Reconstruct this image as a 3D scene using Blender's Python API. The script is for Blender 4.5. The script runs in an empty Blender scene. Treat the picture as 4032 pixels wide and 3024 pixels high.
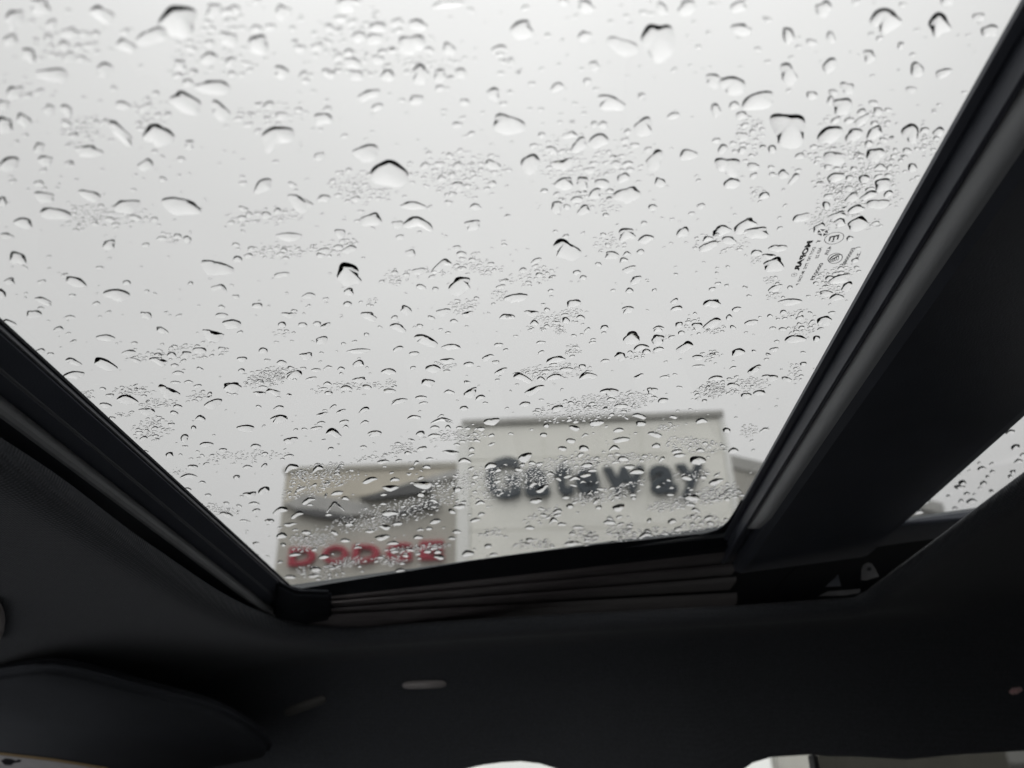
import bpy, bmesh, math, random
from mathutils import Vector, Matrix
from mathutils.bvhtree import BVHTree
import numpy as np

S = bpy.context.scene
COL = S.collection
random.seed(7)
rng = np.random.default_rng(7)

# ---------------------------------------------------------------- camera, light, exposure
F_PX, CX, CY, K = 3046.0, 2016.0, 1512.0, 4032 / 2212
CAM = Vector((0, 0, 1.27))
def _n(v):
    v = np.array(v, float)
    return v / np.linalg.norm(v)
_rc = lambda x, y: np.array([x - CX, -(y - CY), -F_PX])
_up = _n(_rc(1030 * K, -2500 * K))
_fw = np.array([0, 0, -1.0]); _fw = _n(_fw - _up * (_fw @ _up))
_rt = np.cross(_fw, _up)
ROT = np.array([_rt, _fw, _up])                    # camera axes -> world axes
cam = bpy.data.cameras.new('camera'); cam_o = bpy.data.objects.new('camera', cam)
COL.objects.link(cam_o)
m4 = Matrix([list(r) + [0] for r in ROT] + [[0, 0, 0, 1]])
m4.translation = CAM
cam_o.matrix_world = m4
cam.sensor_width = 36; cam.lens = 36 * F_PX / 4032
cam.clip_start = 0.01; cam.clip_end = 2000
cam.dof.use_dof = True; cam.dof.focus_distance = 0.66; cam.dof.aperture_fstop = 5.1
S.camera = cam_o

world = bpy.data.worlds.new('World'); S.world = world; world.use_nodes = True
wn = world.node_tree.nodes; wl = world.node_tree.links; wn.clear()
def W(t, **k):
    n = wn.new(t)
    for a, b in k.items(): setattr(n, a, b)
    return n
SUN_EL, SUN_AZ = math.radians(58), math.radians(200)
out = W('ShaderNodeOutputWorld'); bg = W('ShaderNodeBackground'); bg.inputs[1].default_value = 0.1
sky = W('ShaderNodeTexSky', sky_type='NISHITA', sun_disc=False); sky.sun_elevation = SUN_EL; sky.sun_rotation = SUN_AZ
sky.dust_density = 8; sky.air_density = 1.5
hs = W('ShaderNodeHueSaturation'); hs.inputs['Saturation'].default_value = 0.15; hs.inputs['Value'].default_value = 0.08
wl.new(sky.outputs[0], hs.inputs['Color'])
tc = W('ShaderNodeTexCoord'); sp = W('ShaderNodeSeparateXYZ'); wl.new(tc.outputs['Generated'], sp.inputs[0])
mx = W('ShaderNodeMath', operation='MAXIMUM'); wl.new(sp.outputs['Z'], mx.inputs[0]); mx.inputs[1].default_value = 0.0
pw = W('ShaderNodeMath', operation='POWER'); wl.new(mx.outputs[0], pw.inputs[0]); pw.inputs[1].default_value = 4.0      # overcast: brighter towards the zenith
gr = W('ShaderNodeMath', operation='MULTIPLY_ADD'); wl.new(pw.outputs[0], gr.inputs[0]); gr.inputs[1].default_value = 16.0; gr.inputs[2].default_value = 10.7
nz = W('ShaderNodeTexNoise'); nz.inputs['Scale'].default_value = 1.25; nz.inputs['Detail'].default_value = 4; nz.inputs['Roughness'].default_value = .45
wl.new(tc.outputs['Generated'], nz.inputs['Vector'])
nm = W('ShaderNodeMath', operation='MULTIPLY_ADD'); wl.new(nz.outputs[0], nm.inputs[0]); nm.inputs[1].default_value = 0.42; nm.inputs[2].default_value = 0.79
ml = W('ShaderNodeMath', operation='MULTIPLY'); wl.new(gr.outputs[0], ml.inputs[0]); wl.new(nm.outputs[0], ml.inputs[1])
cl = W('ShaderNodeMixRGB', blend_type='MULTIPLY'); cl.inputs[0].default_value = 1; wl.new(ml.outputs[0], cl.inputs[1]); cl.inputs[2].default_value = (1, 1, 1, 1)
ad = W('ShaderNodeMixRGB', blend_type='ADD'); ad.inputs[0].default_value = 1
wl.new(cl.outputs[0], ad.inputs[1]); wl.new(hs.outputs[0], ad.inputs[2])
wl.new(ad.outputs[0], bg.inputs[0]); wl.new(bg.outputs[0], out.inputs[0])

sl = bpy.data.lights.new('sun', 'SUN'); sl.energy = 1.5; sl.angle = math.radians(75); sl.color = (1, .97, .92)
so = bpy.data.objects.new('sun', sl); COL.objects.link(so)
_sd = Vector((math.sin(SUN_AZ) * math.cos(SUN_EL), math.cos(SUN_AZ) * math.cos(SUN_EL), math.sin(SUN_EL)))
so.rotation_euler = _sd.to_track_quat('Z', 'Y').to_euler(); so.location = (0, -10, 30)

S.view_settings.view_transform = 'Standard'; S.view_settings.look = 'None'
S.view_settings.exposure = 0.0; S.view_settings.gamma = 1; S.view_settings.use_curve_mapping = False
S.render.engine = 'CYCLES'
S.cycles.max_bounces = 14; S.cycles.transmission_bounces = 12; S.cycles.transparent_max_bounces = 24
S.cycles.diffuse_bounces = 5; S.cycles.glossy_bounces = 4
S.cycles.sample_clamp_indirect = 6

# ---------------------------------------------------------------- rays of the photograph
def ray(x, y):                      # x, y in pixels of the 4032 wide photograph
    return ROT @ _n(_rc(x, y))
def ray2(x, y):                     # x, y in 2212 wide pixels
    return ray(x * K, y * K)
# roof frame: u = rearwards, v = across the car away from the driver, w = up, origin on the glass underside above the camera
D1 = _n(ray2(1205, 1795))
_nl = _n(np.cross(ray2(640, 1270), ray2(1550, 1145)))
D2 = _n(np.cross(D1, _nl)); D2 = D2 if D2[0] > 0 else -D2
NN = _n(np.cross(D2, D1)); NN = NN if NN[2] > 0 else -NN
H = 0.33
def uvw(u, v, w):
    return Vector(D2 * u + D1 * v + NN * (w + H)) + CAM
def gw(x, y, w=0.0, src=False):     # a sight line met with the roof plane at height w -> (u, v, w)
    r = ray(x, y) if src else ray2(x, y)
    p = r * ((H + w) / (r @ NN)); return np.array([p @ D2, p @ D1, w])
def gv(x, y, v):                    # met with the upright plane at v
    r = ray2(x, y); p = r * (v / (r @ D1)); return np.array([p @ D2, v, p @ NN - H])
def at_y(x, y, Y, src=True):        # met with the upright world plane y = Y
    r = ray(x, y) if src else ray2(x, y)
    return Vector(r * (Y / r[1])) + CAM

# ---------------------------------------------------------------- materials
def mat(name, col, rough=.6, spec=.5, bump=None, var=0.0, vscale=6.0, sheen=0, metal=0, coat=0):
    m = bpy.data.materials.new(name); m.use_nodes = True
    nt = m.node_tree; b = nt.nodes['Principled BSDF']
    b.inputs['Base Color'].default_value = (*col, 1); b.inputs['Roughness'].default_value = rough
    b.inputs['Specular IOR Level'].default_value = spec; b.inputs['Metallic'].default_value = metal
    if sheen: b.inputs['Sheen Weight'].default_value = sheen
    if coat: b.inputs['Coat Weight'].default_value = coat
    co = nt.nodes.new('ShaderNodeTexCoord')
    if var:
        n = nt.nodes.new('ShaderNodeTexNoise'); n.inputs['Scale'].default_value = vscale; n.inputs['Detail'].default_value = 6
        nt.links.new(co.outputs['Object'], n.inputs['Vector'])
        r = nt.nodes.new('ShaderNodeMapRange'); r.inputs[3].default_value = 1 - var; r.inputs[4].default_value = 1 + var
        r.inputs[1].default_value = .3; r.inputs[2].default_value = .7
        nt.links.new(n.outputs[0], r.inputs[0])
        x = nt.nodes.new('ShaderNodeMixRGB'); x.blend_type = 'MULTIPLY'; x.inputs[0].default_value = 1; x.inputs[1].default_value = (*col, 1)
        nt.links.new(r.outputs[0], x.inputs[2]); nt.links.new(x.outputs[0], b.inputs['Base Color'])
    if bump:
        sc, st, kind = bump
        if kind == 'knit':
            w1 = nt.nodes.new('ShaderNodeTexWave'); w1.inputs['Scale'].default_value = sc; w1.bands_direction = 'X'
            w2 = nt.nodes.new('ShaderNodeTexWave'); w2.inputs['Scale'].default_value = sc * .8; w2.bands_direction = 'Y'
            w1.inputs['Distortion'].default_value = .8; w2.inputs['Distortion'].default_value = .8
            nt.links.new(co.outputs['Object'], w1.inputs[0]); nt.links.new(co.outputs['Object'], w2.inputs[0])
            mm = nt.nodes.new('ShaderNodeMath'); mm.operation = 'MULTIPLY'
            nt.links.new(w1.outputs['Fac'], mm.inputs[0]); nt.links.new(w2.outputs['Fac'], mm.inputs[1]); src = mm.outputs[0]
        else:
            nn = nt.nodes.new('ShaderNodeTexNoise'); nn.inputs['Scale'].default_value = sc; nn.inputs['Detail'].default_value = 3
            nt.links.new(co.outputs['Object'], nn.inputs['Vector']); src = nn.outputs[0]
        bp = nt.nodes.new('ShaderNodeBump'); bp.inputs['Strength'].default_value = st; bp.inputs['Distance'].default_value = .002
        nt.links.new(src, bp.inputs['Height']); nt.links.new(bp.outputs[0], b.inputs['Normal'])
    return m
def glass_mat(name, tint, refl=1.0):
    m = bpy.data.materials.new(name); m.use_nodes = True
    nt = m.node_tree; nt.nodes.clear()
    o = nt.nodes.new('ShaderNodeOutputMaterial'); mixn = nt.nodes.new('ShaderNodeMixShader')
    t = nt.nodes.new('ShaderNodeBsdfTransparent'); t.inputs[0].default_value = (*tint, 1)
    g = nt.nodes.new('ShaderNodeBsdfGlossy'); g.inputs['Roughness'].default_value = 0.0; g.inputs[0].default_value = (1, 1, 1, 1)
    lw = nt.nodes.new('ShaderNodeLayerWeight'); lw.inputs[0].default_value = .5
    p = nt.nodes.new('ShaderNodeMath'); p.operation = 'POWER'; p.inputs[1].default_value = 5; nt.links.new(lw.outputs['Facing'], p.inputs[0])
    q = nt.nodes.new('ShaderNodeMath'); q.operation = 'MULTIPLY_ADD'; q.inputs[1].default_value = .96 * refl; q.inputs[2].default_value = .04 * refl
    nt.links.new(p.outputs[0], q.inputs[0]); nt.links.new(q.outputs[0], mixn.inputs[0])
    nt.links.new(t.outputs[0], mixn.inputs[1]); nt.links.new(g.outputs[0], mixn.inputs[2]); nt.links.new(mixn.outputs[0], o.inputs[0])
    return m
def water_mat():
    m = bpy.data.materials.new('rain_water'); m.use_nodes = True
    nt = m.node_tree; nt.nodes.clear()
    o = nt.nodes.new('ShaderNodeOutputMaterial'); g = nt.nodes.new('ShaderNodeBsdfRefraction')
    g.inputs['IOR'].default_value = 1.333; g.inputs['Roughness'].default_value = 0; g.inputs[0].default_value = (1, 1, 1, 1)
    g2 = nt.nodes.new('ShaderNodeBsdfGlass'); g2.inputs['IOR'].default_value = 1.333; g2.inputs['Roughness'].default_value = 0; g2.inputs[0].default_value = (1, 1, 1, 1)
    mxs = nt.nodes.new('ShaderNodeMixShader'); mxs.inputs[0].default_value = .32
    nt.links.new(g.outputs[0], mxs.inputs[1]); nt.links.new(g2.outputs[0], mxs.inputs[2]); nt.links.new(mxs.outputs[0], o.inputs[0]); return m
M = dict(
    headliner=mat('headliner_fabric', (.068, .072, .080), .95, .1, (110, .4, 'knit'), .30, 620, sheen=.18),
    plastic=mat('black_plastic', (.058, .064, .080), .4, .45, (600, .12, 'n'), .1, 20),
    rail=mat('track_metal', (.13, .115, .115), .45, .5, None, .15, 14),
    bead=mat('bead_highlight', (.085, .088, .098), .45, .5),  # paler plastic, carries the highlights of the frame ridges in its colour
    seat=mat('seat_cloth', (.42, .43, .45), .95, .2, (90, .4, 'n'), .1, 6),
    gloss=mat('black_rubber', (.013, .0145, .018), .75, .12),
    bar=mat('deflector_fabric', (.24, .245, .25), .9, .2, (420, .3, 'n'), .1, 20),
    roll=mat('shade_fabric', (.43, .44, .445), .9, .2, (420, .3, 'knit'), .06, 12),
    visor=mat('visor_vinyl', (.056, .060, .069), .8, .3, (500, .25, 'n'), .1, 9),
    clip=mat('grey_clip', (.48, .445, .43), .6, .4, None, .08, 30),
    steel=mat('dull_steel', (.10, .10, .105), .5, .5, None, .15, 60),
    paper=mat('label_paper', (.62, .6, .6), .7, .3, None, .08, 40),
    orange=mat('label_orange', (.42, .30, .16), .7, .3),
    ink=mat('print_ink', (.012, .012, .016), .5, .3),
    pink=mat('pink_spot', (.85, .55, .54), .6, .4, None, .3, 200),
    paint=mat('car_paint', (.10, .11, .12), .35, .5, None, coat=1),
    trim=mat('dark_trim', (.022, .022, .024), .7, .3, (300, .2, 'n')),
    wall=mat('white_panel', (.87, .87, .82), .6, .4, None, .05, .7),
    white=mat('white_edge', (.87, .88, .86), .6, .4),
    tan=mat('tan_panel', (.60, .565, .485), .65, .4, None, .05, .8),
    tan2=mat('grey_panel', (.50, .49, .445), .65, .4, None, .06, .8),
    cop=mat('grey_coping', (.42, .42, .40), .6, .4, None, .05, 2),
    dark=mat('charcoal_letter', (.055, .068, .082), .5, .5),
    red=mat('red_letter', (.37, .045, .07), .45, .5),
    silver=mat('silver_wing', (.42, .42, .41), .4, .5, None, .08, 3),
    wing=mat('dark_wing', (.11, .112, .115), .5, .5),
    asphalt=mat('wet_asphalt', (.085, .085, .085), .45, .5, (3, .3, 'n'), .25, .4),
    block=mat('grey_block', (.43, .42, .385), .8, .3, None, .1, 1.0),
    bark=mat('tree_bark', (.09, .07, .055), .9, .2, (20, .5, 'n'), .2, 5),
    leaf=mat('tree_leaf', (.075, .095, .05), .7, .3, None, .4, 2.0),
    glass=glass_mat('roof_glass', (.741, .742, .738), .55),
    clear=glass_mat('side_glass', (.95, .96, .955)),
    privacy=glass_mat('privacy_glass', (.30, .30, .29)),
    water=water_mat(),
    shop=glass_mat('shop_glass', (.75, .8, .8)),
)

# ---------------------------------------------------------------- helpers
def link(name, me, material=None, parent=None, base=None):
    o = bpy.data.objects.new(name, me); COL.objects.link(o)
    if material and not me.materials: me.materials.append(material)
    if parent: o.parent = parent
    return o
def mesh(name, verts, faces, smooth=False):
    me = bpy.data.meshes.new(name); me.from_pydata([tuple(v) for v in verts], [], faces); me.update()
    bm = bmesh.new(); bm.from_mesh(me); bmesh.ops.recalc_face_normals(bm, faces=bm.faces); bm.to_mesh(me); bm.free()
    if smooth: me.shade_smooth()
    return me
def tag(o, label=None, cat=None, group=None, kind=None):
    for k, v in (('label', label), ('category', cat), ('group', group), ('kind', kind)):
        if v: o[k] = v
    return o
def empty(name, loc):
    o = bpy.data.objects.new(name, None); COL.objects.link(o); o.location = loc; o.empty_display_size = .2; return o
def prism(poly, off):            # poly: 3D points, extruded by the vector off
    n = len(poly); v = [Vector(p) for p in poly]; v += [p + Vector(off) for p in v[:n]]
    f = [tuple(range(n)), tuple(range(2 * n - 1, n - 1, -1))] + [(i, (i + 1) % n, (i + 1) % n + n, i + n) for i in range(n)]
    return v, f
class MB:
    def __init__(s): s.v = []; s.f = []
    def add(s, v, f):
        k = len(s.v); s.v += [Vector(p) for p in v]; s.f += [tuple(i + k for i in q) for q in f]; return s
    def prism(s, poly, off): return s.add(*prism(poly, off))
    def box(s, lo, hi):
        p = [(lo[0], lo[1], lo[2]), (hi[0], lo[1], lo[2]), (hi[0], hi[1], lo[2]), (lo[0], hi[1], lo[2])]
        return s.prism(p, (0, 0, hi[2] - lo[2]))
    def build(s, name, material, parent=None, smooth=False, origin=None):
        o0 = Vector(origin) if origin is not None else (parent_origin(parent) if parent else Vector((0, 0, 0)))
        me = mesh(name, [p - o0 for p in s.v], s.f, smooth)
        o = link(name, me, material, parent)
        if not parent: o.location = o0
        return o
ORIG = {}
def parent_origin(p):
    while p is not None:
        if p.name in ORIG: return ORIG[p.name]
        p = p.parent
    return Vector((0, 0, 0))
def bevel(o, w, seg=2):
    bm = bmesh.new(); bm.from_mesh(o.data)
    bmesh.ops.bevel(bm, geom=list(bm.edges), offset=w, segments=seg, affect='EDGES', clamp_overlap=True)
    bm.to_mesh(o.data); bm.free(); o.data.shade_smooth(); return o

# ---------------------------------------------------------------- ground
mb = MB(); mb.box((-500, -500, -.5), (500, 500, 0))
g = mb.build('ground', M['asphalt']); tag(g, 'wet dark asphalt of the parking lot', 'ground', kind='structure')

# ---------------------------------------------------------------- the dealership (outside, behind the car)
YF = 18.0
a = at_y(1828, 1660, YF); b_r = ray(2850, 1622)
b = Vector(b_r * ((a.z - CAM.z) / b_r[2])) + CAM            # same height as a
FX = (b - a); FX.z = 0; FX.normalize()                       # along the facade
FN = Vector((FX.y, -FX.x, 0))                                # towards the car
def fac(x, y, d=0.0):                                        # a photo pixel met with the facade plane, d metres proud of it
    r = Vector(ray(x, y)); p0 = a + FN * d
    return CAM + r * ((p0 - CAM).dot(FN) / r.dot(FN))
def fxz(x, y, d=0.0):
    p = fac(x, y, d); return (p - a).dot(FX), p.z
def fp(X, z, d=0.0): return Vector((a.x, a.y, 0)) + FX * X + FN * d + Vector((0, 0, z))
def fbox(mb, x0, x1, z0, z1, d0, d1):
    return mb.prism([fp(x0, z0, d0), fp(x1, z0, d0), fp(x1, z1, d0), fp(x0, z1, d0)], FN * (d1 - d0))
gx0, gx1, gz1 = 0.0, (b - a).dot(FX) - .16, a.z
tx0 = fxz(1128, 1848, -.25)[0]; tz1 = fxz(1450, 1836, -.25)[1]
bld = empty('dealership_building', fp((tx0 + gx1) / 2, 0, -4)); ORIG[bld.name] = bld.location.copy()
tag(bld, 'pale dealership building with dark raised lettering and red lettering on its front', 'building')
SILL = 4.2
fbox(MB(), gx0 + .15, gx1, SILL, gz1 - .13, -6, 0).build('sign_wall', M['wall'], bld)
sw = bld.children[0]
fbox(MB(), tx0, gx0 - .17, SILL, tz1 - .1, -6, -.25).build('tan_wall', M['tan2'], bld)
tw = [c for c in bld.children if c.name == 'tan_wall'][0]
# slanting upper tan panel above the emblem
pl = [(1131, 1852), (1800, 1834), (1803, 1850), (1600, 1905), (1450, 1950), (1330, 1965), (1210, 1945), (1123, 1990)]
MB().prism([fac(x, y, -.25) for x, y in pl], FN * .03).build('upper_panel', M['tan'], tw)
mb = MB(); fbox(mb, gx0 - .05, gx1 + .12, gz1 - .13, gz1, -6.05, .12); mb.build('coping', M['cop'], bld)
mb = MB(); fbox(mb, tx0 - .05, gx0 - .17, tz1 - .1, tz1 + .02, -6.05, -.17); mb.build('coping', M['tan2'], bld)
mb = MB(); fbox(mb, gx0 - .16, gx0 + .145, SILL, gz1 - .135, -6, .08); mb.build('edge_column', M['white'], bld)
mb = MB(); fbox(mb, gx1 + .003, gx1 + .14, SILL, gz1 - .135, -6, .06); mb.build('edge_column', M['white'], bld)
# flat panels of the grey sign wall, each a piece of its own with open joints
xs = [gx0 + .16, fxz(2140, 1750)[0], fxz(2525, 1750)[0], gx1 - .01]
zs = [SILL + .01, fxz(2300, 2080)[1], fxz(2300, 1800)[1], gz1 - .20]
for i in range(3):
    for j in range(3):
        mb = MB(); fbox(mb, xs[i] + .012, xs[i + 1] - .012, zs[j] + .012, zs[j + 1] - .012, .002, .035)
        mb.build('wall_panel', M['wall'], sw)
# ground floor: white fascia, shop windows, posts
mb = MB(); fbox(mb, tx0 - .3, gx1 + .3, 3.3, SILL - .01, -6, .35); mb.build('fascia', M['white'], bld)
mb = MB(); fbox(mb, tx0, gx1, .35, 3.29, -6, .0); mb.build('ground_floor_wall', M['white'], bld)
for i in range(7):
    x = tx0 + .4 + i * (gx1 - tx0 - 1.6) / 6
    f = fbox(MB(), x, x + 1.0, 2.1, 2.95, .003, .06).build('shop_window', M['cop'], bld)
    fbox(MB(), x + .07, x + .93, 2.17, 2.88, .062, .075).build('pane', M['shop'], f)
mb = MB(); fbox(mb, tx0 - .1, gx1 + .1, 0, .345, -6, .05); mb.build('plinth', M['block'], bld)

def glyph(ch, offset=0.0, ext=.02, res=3):
    cu = bpy.data.curves.new('g', 'FONT'); cu.body = ch; cu.offset = offset; cu.extrude = ext; cu.resolution_u = res
    o = bpy.data.objects.new('g', cu); COL.objects.link(o)
    dg = bpy.context.evaluated_depsgraph_get(); dg.update()
    me = bpy.data.meshes.new_from_object(o.evaluated_get(dg))
    v = np.array([p.co[:] for p in me.vertices]); f = [tuple(p.vertices) for p in me.polygons]
    bpy.data.objects.remove(o); bpy.data.curves.remove(cu); bpy.data.meshes.remove(me)
    return v, f
def sign_letter(ch, x0, x1, yt, yb, parent, material, d, thick, off):
    v, f = glyph(ch, off)
    lo, hi = v.min(0), v.max(0)
    ca = fac((x0 + x1) / 2, (yt + yb) / 2, d)
    X0 = fxz(x0, (yt + yb) / 2, d)[0]; X1 = fxz(x1, (yt + yb) / 2, d)[0]
    Z0 = fxz((x0 + x1) / 2, yb, d)[1]; Z1 = fxz((x0 + x1) / 2, yt, d)[1]
    t = (v - lo) / (hi - lo)
    pts = [fp(X0 + q[0] * (X1 - X0), Z0 + q[1] * (Z1 - Z0), d + q[2] * thick) for q in t]
    MB().add(pts, f).build('sign_letter', material, parent)
for ch, x0, x1, yt, yb in (('G', 1912, 2050, 1806, 1968), ('a', 2064, 2164, 1846, 1960), ('t', 2180, 2256, 1818, 1955), ('e', 2264, 2360, 1842, 1954),
                           ('w', 2376, 2540, 1842, 1947), ('a', 2556, 2662, 1836, 1950), ('y', 2666, 2776, 1832, 1964)):
    sign_letter(ch, x0, x1, yt, yb, sw, M['dark'], .037, .14, .035)
for ch, x0, x1, yt, yb in (('D', 1143, 1247, 2160, 2230), ('O', 1272, 1376, 2152, 2222), ('D', 1392, 1500, 2148, 2218), ('G', 1522, 1624, 2142, 2214), ('E', 1655, 1750, 2134, 2206)):
    sign_letter(ch, x0, x1, yt, yb, tw, M['red'], -.248, .14, .03)
for name, m_, th, pl in (
    ('emblem_wing', 'silver', .10, [(1122, 1987), (1205, 1945), (1330, 1967), (1450, 1990), (1478, 2028), (1385, 2033), (1250, 2010), (1165, 2006)]),
    ('emblem_wing', 'silver', .10, [(1455, 1954), (1600, 1907), (1798, 1852), (1806, 1880), (1705, 1902), (1640, 1904), (1530, 1934)]),
    ('emblem_feather', 'wing', .16, [(1158, 2008), (1250, 2012), (1385, 2035), (1400, 2052), (1330, 2048), (1250, 2040), (1178, 2024)]),
    ('emblem_feather', 'wing', .16, [(1418, 1972), (1530, 1936), (1640, 1906), (1698, 1904), (1702, 1938), (1640, 1952), (1560, 1960), (1480, 1974)]),
    ('emblem_feather', 'wing', .16, [(1500, 2034), (1650, 1992), (1690, 1968), (1735, 1980), (1726, 2004), (1664, 2008), (1520, 2046)])):
    MB().prism([fac(x, y, -.215) for x, y in pl], FN * th).build(name, M[m_], tw)
# grey block further back, seen at the right edge of the sign wall and through the rear glass
za = 0
pA = at_y(2870, 1792, 24.0); zr = pA.z
rB = ray(3690, 1986); pB = CAM + Vector(rB * ((zr - CAM.z) / rB[2]))
dx = (pB - pA); dx.z = 0
mb = MB(); q = Vector((0, 6, 0)) - dx.normalized() * 1.0
mb.prism([(pA.x, pA.y, 0), (pB.x, pB.y, 0), (pB.x, pB.y + 7, 0), (pA.x, pA.y + 7, 0)], (0, 0, zr - .45))
bb = empty('background_building', ((pA.x + pB.x) / 2, (pA.y + pB.y) / 2 + 3.5, 0)); ORIG[bb.name] = bb.location.copy()
tag(bb, 'low grey block standing behind the sign wall, partly hidden by the crossbeam', 'building')
mb.build('wall', M['block'], bb)
mb = MB(); mb.prism([(pA.x - .15, pA.y - .15, zr - .445), (pB.x + .15, pB.y - .15, zr - .445), (pB.x + .15, pB.y + 7.15, zr - .445), (pA.x - .15, pA.y + 7.15, zr - .445)], (0, 0, .445))
mb.build('roof_edge', M['cop'], bb)
# trees far behind, low at the horizon (seen through the side windows)
def tree(x, y, h, lab):
    t = empty('tree', (x, y, 0)); tag(t, lab, 'tree', 'trees far behind the car park'); ORIG[t.name] = Vector((0, 0, 0))
    mb = MB(); prev = None
    for k in range(5):
        r = .22 * (1 - .16 * k); z = h * .13 * k
        ring = [Vector((r * math.cos(i * math.pi / 4) + .1 * k * math.sin(k + x), r * math.sin(i * math.pi / 4), z)) for i in range(8)]
        n0 = len(mb.v); mb.v += ring
        if k: mb.f += [(n0 - 8 + i, n0 - 8 + (i + 1) % 8, n0 + (i + 1) % 8, n0 + i) for i in range(8)]
    for k in range(6):
        a_ = k * 1.05 + x; z0 = h * (.3 + .04 * k); e = Vector((math.cos(a_) * h * .25, math.sin(a_) * h * .25, z0 + h * .22)); s0 = Vector((.1, 0, z0))
        mb.prism([s0 + Vector((.06, 0, 0)), s0 + Vector((-.04, .05, 0)), s0 + Vector((-.04, -.05, 0))], e - s0)
    mb.build('trunk', M['bark'], t, origin=(0, 0, 0))
    rr = random.Random(int(x * 10)); vs, fs = [], []
    cl_ = [(Vector((rr.gauss(0, h * .15), rr.gauss(0, h * .15), h * rr.uniform(.42, .9))), h * rr.uniform(.08, .16)) for _ in range(16)]
    for _ in range(1400):
        c, r = rr.choice(cl_); p = c + Vector((rr.gauss(0, 1), rr.gauss(0, 1), rr.gauss(0, .8))) * r * .6
        d = Vector((rr.uniform(-1, 1), rr.uniform(-1, 1), rr.uniform(-1, 1))).normalized(); e = d.orthogonal() * .16; d = d * .22; k = len(vs)
        vs += [p - d, p + e, p + d, p - e]; fs.append((k, k + 1, k + 2, k + 3))
    me = mesh('crown', vs, fs); link('crown', me, M['leaf'], t)
tree(17, 46, 7.2, 'first dark leafy tree beyond the block, nearest the rear pillar')
tree(24, 50, 6.4, 'smaller leafy tree in the middle of the far row')
tree(32, 48, 7.6, 'tallest leafy tree at the far end of the row')

# ---------------------------------------------------------------- the car
car = empty('car', uvw(.1, .5, 0)); car.location.z = 0; ORIG[car.name] = car.location.copy()
tag(car, 'dark car cabin seen from inside below its rain-spotted panoramic sunroof', 'car')
def cmb(): return MB()
uL, uR = gw(0, 690)[0], gw(1900, 545)[0]
vF = gw(1000, 1217)[1]
V0 = .10
def slab(mb, u0, u1, v0, v1, w0, w1):
    return mb.prism([uvw(u0, v0, w0), uvw(u1, v0, w0), uvw(u1, v1, w0), uvw(u0, v1, w0)], Vector(NN) * (w1 - w0))
def sweep(name, prof, v0, v1, material, parent, smooth=False, closed=True, n=1, vs=None):
    mb = MB(); k = len(prof); vv = vs or [v0 + (v1 - v0) * i / n for i in range(n + 1)]
    for v in vv: mb.v += [uvw(u, v, w) for u, w in prof]
    for j in range(len(vv) - 1):
        for i in range(k if closed else k - 1):
            p, q = j * k + i, j * k + (i + 1) % k; mb.f.append((p, q, q + k, p + k))
    if closed: mb.f += [tuple(range(k)), tuple(range(len(mb.v) - 1, len(mb.v) - 1 - k, -1))]
    return mb.build(name, material, parent, smooth)
ov = .012
glass_o = slab(MB(), uL - ov, uR + ov, V0, vF + ov, 0, .004).build('front_roof_glass', M['glass'], car)
gR0, gR1 = .49, .95
vR = gw(2030, 1113)[1]
rglass = slab(MB(), gR0, gR1, V0, vR + .01, 0, .004).build('rear_roof_glass', M['glass'], car)

# roof skin around the glass
RU0, RU1, RV0, RV1 = -.78, 1.5, -.30, 1.52
sk = MB()
g2 = ov + .004
for u0, u1, v0, v1 in ((RU0, uL - g2, RV0, RV1), (uL - g2, RU1, RV0, V0 - .004), (uL - g2, uR + g2, vF + g2, RV1), (uR + g2, gR0 - .004, V0 - .004, RV1),
                       (gR0 - .004, gR1 + .004, vR + .014, RV1), (gR1 + .004, RU1, V0 - .004, RV1)):
    slab(sk, u0, u1, v0, v1, -.004, .008)
sk.build('roof_skin', M['paint'], car)

# front frame of the opening (left in the photo): stepped plastic, rolled shade bar, seal
def U(y, w): return gw(0, y, w)[0]
E0 = -.07
uo = uL - .11
pf = [(uL, -.0005), (U(704, -.005), -.005), (U(716, -.006), -.006), (U(722, -.0095), -.0095), (U(792, -.016), -.016), (U(799, -.0155), -.0155), (U(806, -.019), -.019), (uo, -.019), (uo, -.0005)]
sweep('front_frame', pf, E0, vF + .10, M['plastic'], car)
sweep('frame_highlight', [(U(793, -.0163), -.0163), (U(797, -.0172), -.0172), (U(802, -.0178), -.0178), (U(807, -.0186), -.0186), (U(806, -.0150), -.0150)], E0, vF + .10, M['bead'], car)  # both strips: added ridge highlights, put into a paler colour
sweep('frame_highlight', [(U(704, -.0052), -.0052), (U(709, -.0066), -.0066), (U(715, -.0074), -.0074), (U(719, -.0066), -.0066), (U(712, -.004), -.004)], E0, vF + .02, M['bead'], car)
pr = [(U(853, -.0195), -.0195), (U(860, -.022), -.022), (U(868, -.0255), -.0255), (U(880, -.029), -.029), (U(893, -.031), -.031), (U(899, -.030), -.030), (U(902, -.027), -.027), (U(899, -.0195), -.0195)]
sweep('shade_bar', pr, E0, vF + .09, M['bar'], car, smooth=False)
# small raised seal bead along the glass edge
sweep('edge_seal', [(uL + .0015, -.0003), (uL + .0018, -.003), (uL - .001, -.0045), (uL - .004, -.0045), (uL - .004, -.0003)], V0, vF, M['gloss'], car)

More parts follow.
